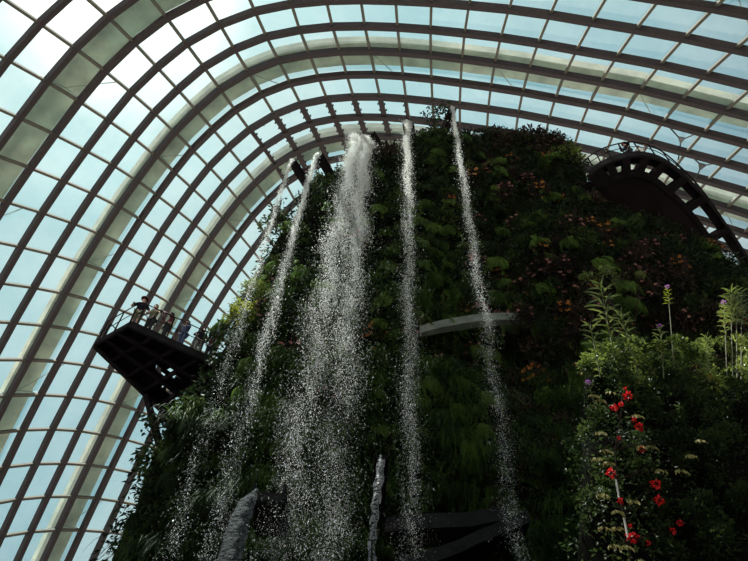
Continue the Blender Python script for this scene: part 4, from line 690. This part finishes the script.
# ------------------------------------------------------------------ people
def skin_obj(name, verts, edges, rads, mat, parent, root=0, lv=2):
    me = bpy.data.meshes.new(name); me.from_pydata([tuple(v) for v in verts], edges, []); me.update()
    o = link(name, me, mat, parent); md = o.modifiers.new('skin', 'SKIN'); md.use_smooth_shade = True
    if not me.skin_vertices: return o
    for i, r in enumerate(rads):
        sv = me.skin_vertices[0].data[i]; rr = r if isinstance(r, tuple) else (r, r); sv.radius = rr; sv.use_root = (i == root)
    s = o.modifiers.new('sub', 'SUBSURF'); s.levels = lv; s.render_levels = lv
    return o
def person(loc, yaw, lab, shirt, trousers, hair='short', hands=None, lean=0, head_turn=0, H=1.7, sleeves='short', hat=None, shorts=False):
    """local frame: +y is where the person faces"""
    t = empty('person', loc, yaw); tag(t, lab, 'person'); k = H/1.72
    hands = hands or ((-.30, .04, .82), (.30, .04, .82))
    V = []; E = []; Rd = []
    def v(p, r, par=None):
        V.append(Vector(p)*k); Rd.append(tuple(x*k for x in r) if isinstance(r, tuple) else r*k)
        if par is not None: E.append((par, len(V)-1))
        return len(V)-1
    L = lean
    pel = v((0, 0, .96), (.145, .105)); sp = v((0, L*.4, 1.12), (.125, .095), pel); ch = v((0, L*.8, 1.33), (.15, .11), sp)
    nb = v((0, L, 1.46), (.06, .06), ch); nk = v((0, L+.01, 1.52), .052, nb)
    hb = v((0, L+.03, 1.57), (.062, .07), nk); hm = v((0, L+.035, 1.635), (.074, .092), hb); ht = v((0, L+.02, 1.70), (.055, .066), hm)
    v((0, L+.125, 1.605), .012, hm)                                   # nose
    for s in (-1, 1): v((s*.083, L+.02, 1.62), .012, hm)              # ears
    sh_chain = []
    for s, hnd in zip((-1, 1), hands):
        sh = Vector((s*.17, L*.9, 1.40)); hv = Vector(hnd); mid = (sh+hv)/2; dist = (hv-sh).length
        bend = math.sqrt(max(0, .29**2-(dist/2)**2)); el = mid + Vector((s*.7, -.35, -.6)).normalized()*bend
        a = v(sh, .055, ch); a1 = v(sh.lerp(el, .5), .044, a); e = v(el, .037, a1); f1 = v(el.lerp(hv, .5), .034, e); wr = v(hv, (.024, .02), f1)
        sh_chain.append((sh, el, hv))
        d = (hv-el).normalized(); sd = d.cross(Vector((0, 1, .3))).normalized(); pm = v(hv+d*.055, (.032, .016), wr)
        for q, fl in ((-.028, .060), (-.010, .072), (.010, .068), (.028, .052)):
            bs = hv+d*.095+sd*q; kn = v(bs, .0095, pm); cu = Vector((0, .012, -.012)); t1 = v(bs+d*fl*.5+cu*.5, .0085, kn); v(bs+d*fl+cu*1.8, .0075, t1)
        tb = v(hv+d*.04+sd*(-s*.035)+Vector((0, .012, 0)), .011, pm); v(hv+d*.085+sd*(-s*.055)+Vector((0, .02, 0)), .009, tb)
    legs = []
    for s in (-1, 1):
        hip = v((s*.09, 0, .88), .085, pel); kn = v((s*.10, .03, .50), .058, hip); cf = v((s*.105, .0, .34), .052, kn); an = v((s*.11, -.01, .09), .036, cf)
        hl = v((s*.11, -.04, .045), .036, an); ft = v((s*.12, .12, .03), (.042, .026), an)
        legs.append(((s*.09, 0, .88), (s*.10, .03, .50), (s*.11, -.01, .09)))
    skin_obj('body', V, E, Rd, MT['skin'], t, 0, 1)
    # shirt
    V2 = []; E2 = []; R2 = []
    def w(p, r, par=None):
        V2.append(Vector(p)*k); R2.append(tuple(x*k for x in r) if isinstance(r, tuple) else r*k)
        if par is not None: E2.append((par, len(V2)-1))
        return len(V2)-1
    p0 = w((0, 0, .93), (.172, .13)); p1 = w((0, L*.4, 1.12), (.155, .12), p0); p2 = w((0, L*.8, 1.34), (.178, .132), p1); w((0, L, 1.455), (.085, .08), p2)
    for (sh, el, hv) in sh_chain:
        a = w(sh, .074, p2); bb = w(sh.lerp(el, .75), .064, a)
        if sleeves == 'long': c_ = w(el, .052, bb); w(el.lerp(hv, .85), .042, c_)
    skin_obj('shirt', V2, E2, R2, shirt, t, 0, 1)
    V2 = []; E2 = []; R2 = []
    p0 = w((0, 0, .95), (.16, .122))
    for hip, kn, an in legs:
        a = w(hip, .103, p0); bb = w(kn, .078, a)
        if not shorts: w((an[0], an[1], an[2]+.03), .06, bb)
    skin_obj('shorts' if shorts else 'trousers', V2, E2, R2, trousers, t, 0, 1)
    for s in (-1, 1):
        V2 = []; E2 = []; R2 = []; a = w((s*.11, -.055, .045), (.045, .045)); bb = w((s*.117, .05, .042), (.05, .042), a); w((s*.122, .15, .03), (.045, .03), bb)
        skin_obj('shoe', V2, E2, R2, MT['hair'] if s else None, t, 0, 1)
    bm = bmesh.new(); bmesh.ops.create_uvsphere(bm, u_segments=16, v_segments=10, radius=1)
    for q in bm.verts:
        x, y, z = q.co
        if hair == 'long': q.co = Vector((x*.098, y*.105-.012, z*(.10 if z > 0 else .20)))
        else: q.co = Vector((x*.093, y*.108-.012, z*.095 if z > -.2 else -.02))
        if q.co.y > .055 and q.co.z < .045: q.co.y = .055
        q.co = (q.co + Vector((0, L+.025, 1.665)))*k
    me = bpy.data.meshes.new('hair'); bm.to_mesh(me); bm.free(); link('hair', me, MT['hair'], t, True)
    for s in (-1, 1):
        bm = bmesh.new(); bmesh.ops.create_uvsphere(bm, u_segments=8, v_segments=6, radius=.011*k, matrix=Matrix.Translation(Vector((s*.03, L+.118, 1.64))*k))
        me = bpy.data.meshes.new('eye'); bm.to_mesh(me); bm.free(); link('eye', me, MT['hair'], t, True)
    if hat:
        b = MB(); n = 20
        c = Vector((0, L+.03, 1.70))
        for z, r, zz in ((0, 0, 0),): pass
        ringz = [(.0, .15), (.012, .15), (.02, .10), (.07, .09), (.10, .05)]; vs = []
        for z, r in ringz:
            for j in range(n): an = 2*math.pi*j/n; vs.append((c+Vector((r*math.cos(an), r*math.sin(an)*1.1, z)))*k)
        fs = [(i*n+j, i*n+(j+1) % n, (i+1)*n+(j+1) % n, (i+1)*n+j) for i in range(4) for j in range(n)] + [tuple(4*n+j for j in range(n))]
        b.add(vs, fs); b.build('hat', hat, t, True)
    return t
def on_edge(px, back=.45):
    # spot on the walkway just behind the near rail, in line with pixel column px at the deck edge
    best = min((B.lerp(C2, f/200) for f in range(201)), key=lambda p: abs((374+F*(p-EYE).dot(RT)/(p-EYE).dot(fw))-px))
    inn = (A-B).normalized(); return best + inn*back
black = cloth('black', (.018, .015, .022)); khaki = cloth('khaki', (.16, .15, .10)); navy = cloth('navy', (.03, .035, .075)); grey = cloth('grey', (.14, .14, .13)); white = cloth('white', (.6, .6, .58)); maroon = cloth('maroon', (.10, .02, .03)); blue = cloth('blue', (.05, .07, .14)); dark = cloth('charcoal', (.03, .03, .035))
cap = cloth('red_cap', (.16, .015, .03))
person(on_edge(139), -2.9, 'person in black top, khaki shorts and dark red hat at the walkway corner', black, khaki, hat=cap, shorts=True, hands=((-.34, .10, .95), (.26, .28, 1.05)), H=1.75)
person(on_edge(153), 2.9, 'person in olive shirt and dark trousers leaning on the rail, second from the corner', khaki, dark, hands=((-.22, .34, 1.08), (.22, .34, 1.08)), lean=.06, H=1.66)
person(on_edge(169), 2.2, 'person in dark top pointing a camera with both hands near the middle of the rail', maroon, dark, hair='long', hands=((-.08, .36, 1.50), (.10, .36, 1.50)), sleeves='long', H=1.66)
person(on_edge(186), 2.6, 'person in blue top reaching one arm high above the rail', blue, blue, hands=((-.24, .3, 1.05), (.40, .10, 1.91)), sleeves='long', H=1.64)
person(on_edge(203), -2.6, 'person in black jacket with a pale waistband near the mountain end of the rail', black, grey, hair='long', hands=((-.22, .3, 1.0), (.28, .25, 1.0)), sleeves='long', H=1.62)
person(on_edge(214), 3.0, 'person in dark red top standing where the walkway meets the leaves', maroon, dark, hands=((-.22, .3, 1.08), (.22, .3, 1.08)), H=1.62)
def camera_thing(loc, rz, lab):
    t = empty('photo_camera', loc, rz); tag(t, lab, 'camera'); b = MB(); b.box((0, 0, 0), (.13, .05, .08)); b.build('camera_body', MT['dark'], t)
    b = MB(); b.tube([(0, .02, 0), (0, .09, 0)], .03, 12); b.build('lens', MT['dark'], t)
pp = on_edge(169); R_ = Matrix.Rotation(2.2, 3, 'Z'); camera_thing(pp+R_ @ Vector((.01, .44, 1.50)), 2.2, 'small black camera held up by the person mid-rail')

# ------------------------------------------------------------------ right curved walkway
ZR = 32.0
path = [(588, 172), (598, 164), (615, 156), (640, 152), (665, 159), (690, 179), (715, 207), (748, 256), (775, 300)]
base = [atz(x, y, ZR) for x, y in path]; rp = []
for i in range(len(base)-1):
    p0 = base[max(i-1, 0)]; p1 = base[i]; p2 = base[i+1]; p3 = base[min(i+2, len(base)-1)]
    for k in range(5):
        t_ = k/5; rp.append(.5*((2*p1)+(p2-p0)*t_+(2*p0-5*p1+4*p2-p3)*t_**2+(3*p1-p0-3*p2+p3)*t_**3))
rp.append(base[-1]); org = rp[12].copy()
def inward(i):
    t_ = (rp[min(i+1, len(rp)-1)]-rp[max(i-1, 0)]).normalized(); n = Vector((-t_.y, t_.x, 0)); return n if n.y > 0 else -n
ring_o = empty('curved_walkway', org); tag(ring_o, 'dark curved walkway ringing the mountain top at upper right', 'walkway')
def strip(name, d0, d1, z0, z1, mat, gaps=None):
    b = MB()
    for i in range(len(rp)-1):
        if gaps and gaps(i): continue
        q = [rp[i]+inward(i)*d0, rp[i+1]+inward(i+1)*d0, rp[i+1]+inward(i+1)*d1, rp[i]+inward(i)*d1]; q = [p-org for p in q]
        b.add([p+Vector((0, 0, z0)) for p in q]+[p+Vector((0, 0, z1)) for p in q], [(3, 2, 1, 0), (4, 5, 6, 7), (0, 1, 5, 4), (1, 2, 6, 5), (2, 3, 7, 6), (3, 0, 4, 7)])
    b.build(name, mat, ring_o)
strip('edge_beam', 0, .14, -.35, .1, MT['deckedge']); strip('deck_plate', .14, .55, -.2, 0, MT['dark'])
strip('inner_beam', .98, 1.2, -.4, 0, MT['dark'])
for i in range(0, len(rp)-1, 1):
    if i % 4 == 0:
        b = MB(); b.bar(rp[i]-org+inward(i)*.1-Vector((0, 0, .2)), rp[i]-org+inward(i)*1.05-Vector((0, 0, .2)), .4, .35); b.build('bracket', MT['dark'], ring_o)
sp = [rp[i]+inward(i)*1.15 for i in range(1, len(rp), 2)]
sp = [Vector((10.2, 15.9, ZR))] + sp + [Vector((27, 27, ZR)), Vector((10.2, 27, ZR))]; n_ = len(sp); b = MB()
b.add([p-org-Vector((0, 0, .35)) for p in sp]+[p-org-Vector((0, 0, .1)) for p in sp], [tuple(range(n_))[::-1], tuple(range(n_, 2*n_))]+[(i, (i+1) % n_, (i+1) % n_+n_, i+n_) for i in range(n_)])
b.build('soffit', MT['soffit'], ring_o)
b = MB()
for hh, rd in ((1.15, .035), (.6, .02)): b.tube([p-org+Vector((0, 0, hh)) for p in rp], rd, 6)
b.build('handrail', MT['deckedge'], ring_o)
for i in range(0, len(rp), 3):
    b = MB(); b.tube([rp[i]-org, rp[i]-org+Vector((0, 0, 1.15))], .035, 6); b.build('post', MT['deckedge'], ring_o)
i1 = min(range(len(rp)), key=lambda i: (rp[i]-atz(636, 152, ZR)).length)
person(rp[i1]+inward(i1)*.38, 2.0, 'person in black top holding something out over the curved walkway rail', black, dark, hat=cap, hands=((-.1, .40, 1.25), (.12, .42, 1.25)), sleeves='long')
person(rp[i1+3]+inward(i1+3)*.38, 2.8, 'person in pale shirt beside the one in black on the curved walkway', white, grey, hands=((-.22, .3, 1.1), (.22, .3, 1.1)), H=1.5)

# ------------------------------------------------------------------ planted outcrop at lower right and its plants
YO = 10.0
oc = [at(578, 372, YO), at(610, 366, YO), at(660, 362, YO), at(720, 358, YO), at(800, 352, YO)]
ocb = empty('planted_outcrop', (oc[1].x+1, YO+1, 0)); tag(ocb, 'dark planted rock outcrop at lower right under the sunlit bushes', 'rock outcrop')
vs = []; NX, NZ = 40, 40
left = lambda z: at(598, 372, YO).x*(1-.30*(1-z))
x0t, x1t = at(596, 372, YO).x, at(800, 352, YO).x
zt = oc[1].z
ob = Vector((oc[1].x+1, YO+1, 0))
for k in range(NZ+1):
    z = zt*k/NZ
    for i in range(NX+1):
        u = i/NX; zz = z - (0 if k < NZ else 0)
        xl_ = at(592, 372, YO).x + (at(582, 561, YO).x-at(592, 372, YO).x)*(1-z/zt)/(1-at(582, 561, YO).z/zt)
        ang = (u-.0)*math.pi/1.0
        x = xl_ + (x1t-xl_)*u; y = YO + .25*(1-min(1, u/.08))**2 + .5*noise.noise(Vector((x*.8, 0, z*.8))) + .5*noise.noise(Vector((x*.3, 5, z*.4))) + (.5*(k/NZ)**8)
        vs.append(Vector((x, y, zz))-ob)
nf_ = len(vs)
for i in range(NX+1):
    p = vs[NZ*(NX+1)+i]; vs.append(Vector((p.x+4.6*(1-i/NX), p.y+8, p.z+.3)))
for i in range(NX+1): p = vs[i]; vs.append(Vector((p.x+4.6*(1-i/NX), p.y+8, p.z)))
fs = [(k*(NX+1)+i, k*(NX+1)+i+1, (k+1)*(NX+1)+i+1, (k+1)*(NX+1)+i) for k in range(NZ) for i in range(NX)]
ofront = list(fs)
fs += [(NZ*(NX+1)+i, NZ*(NX+1)+i+1, nf_+i+1, nf_+i) for i in range(NX)] + [(nf_+i, nf_+i+1, nf_+NX+1+i+1, nf_+NX+1+i) for i in range(NX)]
fs += [tuple([k*(NX+1) for k in range(NZ+1)]+[nf_, nf_+NX+1])]
fs += [tuple([k*(NX+1)+NX for k in range(NZ+1)]+[nf_+NX, nf_+2*NX+1])[::-1]]
b = MB(); b.add(vs, fs); b.build('rock', MT['rock'], ocb, True)
OV = [v+ob for v in vs]
def oc_sample():
    if random.random() < .25:
        k = random.randrange(8, NZ); a = OV[k*(NX+1)]; c = OV[nf_]-OV[NZ*(NX+1)]; return tuple(a+Vector((c.x, c.y, 0))*random.random()*.5+Vector((-.03, 0, random.uniform(-.2, .2)))), (-.9, -.4, .1)
    f = ofront[random.randrange(len(ofront))]; a, b_, c, d = (OV[i] for i in f)
    if a.z < 3: return None
    return tuple(a.lerp(b_, random.random()).lerp(d, random.random())), (0, -1, .15)
o = link('outcrop_leaves', leaf_bed(15000, oc_sample, (.05, .13)), MT['darkleaf']); tag(o, 'small dark leaves covering the lower right rock outcrop', 'foliage', kind='stuff')

def small_shrub(seed, L=.11, W=.05): return shrub_mesh(170, seed, L, W, .3, .33)
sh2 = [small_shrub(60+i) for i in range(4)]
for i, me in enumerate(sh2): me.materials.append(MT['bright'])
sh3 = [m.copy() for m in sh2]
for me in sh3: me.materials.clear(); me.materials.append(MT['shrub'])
random.seed(11)
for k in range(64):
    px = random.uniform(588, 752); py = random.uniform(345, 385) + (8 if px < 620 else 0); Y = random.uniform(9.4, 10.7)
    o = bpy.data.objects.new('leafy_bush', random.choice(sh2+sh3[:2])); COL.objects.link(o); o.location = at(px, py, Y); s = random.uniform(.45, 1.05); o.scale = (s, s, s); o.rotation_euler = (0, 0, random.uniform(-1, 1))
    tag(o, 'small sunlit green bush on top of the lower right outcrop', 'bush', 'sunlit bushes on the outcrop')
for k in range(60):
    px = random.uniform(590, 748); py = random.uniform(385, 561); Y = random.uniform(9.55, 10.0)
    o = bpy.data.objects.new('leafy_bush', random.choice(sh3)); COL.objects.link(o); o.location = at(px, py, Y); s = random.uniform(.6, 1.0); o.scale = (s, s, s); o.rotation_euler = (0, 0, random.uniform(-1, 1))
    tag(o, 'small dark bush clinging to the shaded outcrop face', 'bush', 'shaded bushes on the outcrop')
# tall lily-like stems
def tall_plant(pb, pt, Y, lab, nl=44, L=.30, W=.04, mat='bright', crown=0, stems=1, spread=.0, flower=None):
    base = at(*pb, Y); top = at(*pt, Y); t = empty('tall_leafy_plant', base); tag(t, lab, 'plant'); H = top-base
    for s in range(stems):
        off = Vector((spread*(s-(stems-1)/2), random.uniform(-.05, .05), 0)); b = MB(); b.tube([off, H*.5+off*1.3, H+off*1.2], [.012, .010, .005], 6); b.build('stem', MT['stem'], t)
        b = MB()
        for i in range(nl):
            f = crown + (1-crown)*(i/nl); p = H*f+off*1.2; an = i*2.4; l = 1.17*L*(.55+.6*math.sin(math.pi*min(1, (1-f)*1.6+.12)))*random.uniform(.8, 1.1)
            leaf(b, p, Vector((math.cos(an), math.sin(an)*.7, .25+.35*f)), l, W*random.uniform(.8, 1.3), Vector((0, 0, 1)), .15)
        b.build('leaves', MT[mat], t)
        if flower:
            b = MB()
            for j in range(40):
                d = Vector((random.gauss(0, 1), random.gauss(0, 1), random.gauss(0, 1))).normalized(); lite(b, H+off*1.2+Vector((0, 0, .02))+d*.025, d, .045, .03)
            b.build('flower_head', MT[flower], t)
tall_plant((618, 378), (600, 284), 9.48, 'tall bright stem with paired long leaves at the left of the outcrop', 60, .34, .04)
tall_plant((640, 378), (620, 310), 9.36, 'yellow-green leafy stem beside the tallest bright stem', 60, .22, .03)
tall_plant((600, 378), (590, 325), 9.36, 'short bright stem with narrow leaves left of the tallest stem', 36, .24, .035)
tall_plant((674, 375), (667, 289), 9.71, 'slender stem with a yellowish tuft and dull pink tip', 26, .12, .02, 'lime', .78, 1, 0, 'purple')
tall_plant((737, 378), (736, 292), 9.59, 'group of tall thin stems with leafy crown near the right edge', 40, .26, .035, 'bright', .6, 3, .10)
tall_plant((727, 378), (724, 303), 9.48, 'purple-flowered stem left of the tall thin group', 30, .15, .03, 'bright', .5, 1, 0, 'purple')
tall_plant((664, 378), (660, 326), 9.36, 'low stem with a small pink flower in the middle of the outcrop', 34, .16, .03, 'bright', .2, 1, 0, 'purple')
tall_plant((596, 410), (588, 384), 9.24, 'short stem carrying the bright purple flower head above the red flowers', 14, .1, .03, 'bright', .1, 1, 0, 'purple')
tall_plant((708, 372), (706, 338), 9.48, 'feathery tuft of fine stems between the bushes', 60, .16, .012, 'bright', .2)
for px, py, s in ((588, 281, .8), (606, 276, .9), (618, 284, .6), (640, 276, .5)):
    o = bpy.data.objects.new('leafy_bush', random.choice(sh2)); COL.objects.link(o); o.location = at(px, py, 10.8); o.scale = (s, s, s)*1 if False else (s, s, s)
    tag(o, 'glossy pale-leaved spray behind the tip of the tallest stem', 'bush', 'glossy sprays behind the tallest stem')
# branches carrying those sprays
t = empty('thin_branch', at(630, 372, 10.8)); tag(t, 'thin arching branch carrying the glossy sprays behind the tallest stem', 'branch')
b = MB(); o0 = at(630, 372, 10.8)
for q in ((588, 284), (606, 279), (618, 287), (640, 279)): b.tube([(0, 0, 0), at((630+q[0])/2, (372+q[1])/2, 10.6)-o0, at(*q, 10.8)-o0], [.015, .01, .006], 6)
b.build('twigs', MT['bark'], t)
# red flowering climber
YV = 9.25
vb = at(634, 600, YV); cl = empty('red_flowering_climber', vb); tag(cl, 'climbing plant with red flower clusters and drooping yellow leaves, front of the outcrop', 'plant')
b = MB(); st = [(634, 600), (629, 545), (624, 515), (617, 480), (615, 450), (620, 420), (622, 390)]
b.tube([at(x, y, YV)-vb for x, y in st], [.02, .017, .016, .014, .012, .01, .006], 8); b.build('stem', MT['bark'], cl)
for (xa, ya), (xb, yb) in (((616, 480), (619, 498)), ((624, 518), (628, 538))):
    b = MB(); b.tube([at(xa, ya, YV-.06)-vb, at(xb, yb, YV-.06)-vb], .018, 8); b.build('cane', MT['cane'], cl)
b = MB(); ends = []
reds = [(628, 396, 1.2), (621, 404, .7), (614, 408, 1), (634, 420, .7), (639, 427, 1.1), (642, 449, .8), (619, 438, .5), (611, 473, 1.2), (656, 484, 1.2), (659, 500, 1.2), (621, 501, .8), (680, 523, .7), (673, 531, .7), (633, 537, 1.3), (630, 526, .5), (648, 543, .5), (625, 388, .5)]
yl = [(617, 511), (603, 527), (617, 527), (614, 545), (625, 546), (641, 446), (602, 494), (650, 446), (596, 458), (605, 450), (632, 500), (680, 470), (660, 470), (593, 395), (600, 400), (610, 392), (640, 560), (690, 455), (700, 440), (600, 432), (608, 462), (636, 415)]
def nearst(x, y): return min(st[:], key=lambda s: abs(s[1]-(y+18)))
for x, y, *_ in reds+[(a, c) for a, c in yl]:
    s_ = nearst(x, y); f = max(0, min(1, 1)); a = at(s_[0], s_[1], YV); c = at(x, y, YV-.05); m_ = a.lerp(c, .5)+Vector((0, -.03, .05)); b.tube([a-vb, m_-vb, c-vb], [.006, .005, .003], 5)
b.build('stems', MT['bark'], cl)
random.seed(3)
for x, y, s in reds:
    b = MB(); c = at(x, y, YV-.07)-vb
    for j in range(26):
        d = Vector((random.gauss(0, 1), random.gauss(0, .8), random.gauss(0, 1))).normalized(); leaf(b, c+d*.03*s, d, .055*s*random.uniform(.7, 1.2), .045*s)
    b.build('flower_cluster', MT['red'], cl)
for x, y in yl:
    b = MB(); c = at(x, y, YV-.08)-vb
    for j in range(9):
        f = j/8-.5; p = c+Vector((f*.17, 0, .02-.12*f*f)); leaf(b, p, Vector((f*.6, -.3, -1)), .11*random.uniform(.5, 1.3), .036)
    b.build('leaf_spray', MT['yellowleaf'], cl)
b = MB()
for j in range(420):
    x = random.gauss(625, 24); y = random.uniform(385, 561)
    c = at(x, y, YV+random.uniform(-.05, .2))-vb; leaf(b, c, Vector((random.gauss(0, 1), -.5, random.gauss(-.4, .6))), .10*random.uniform(.6, 1.3), .045)
b.build('foliage', MT['shrub'], cl)
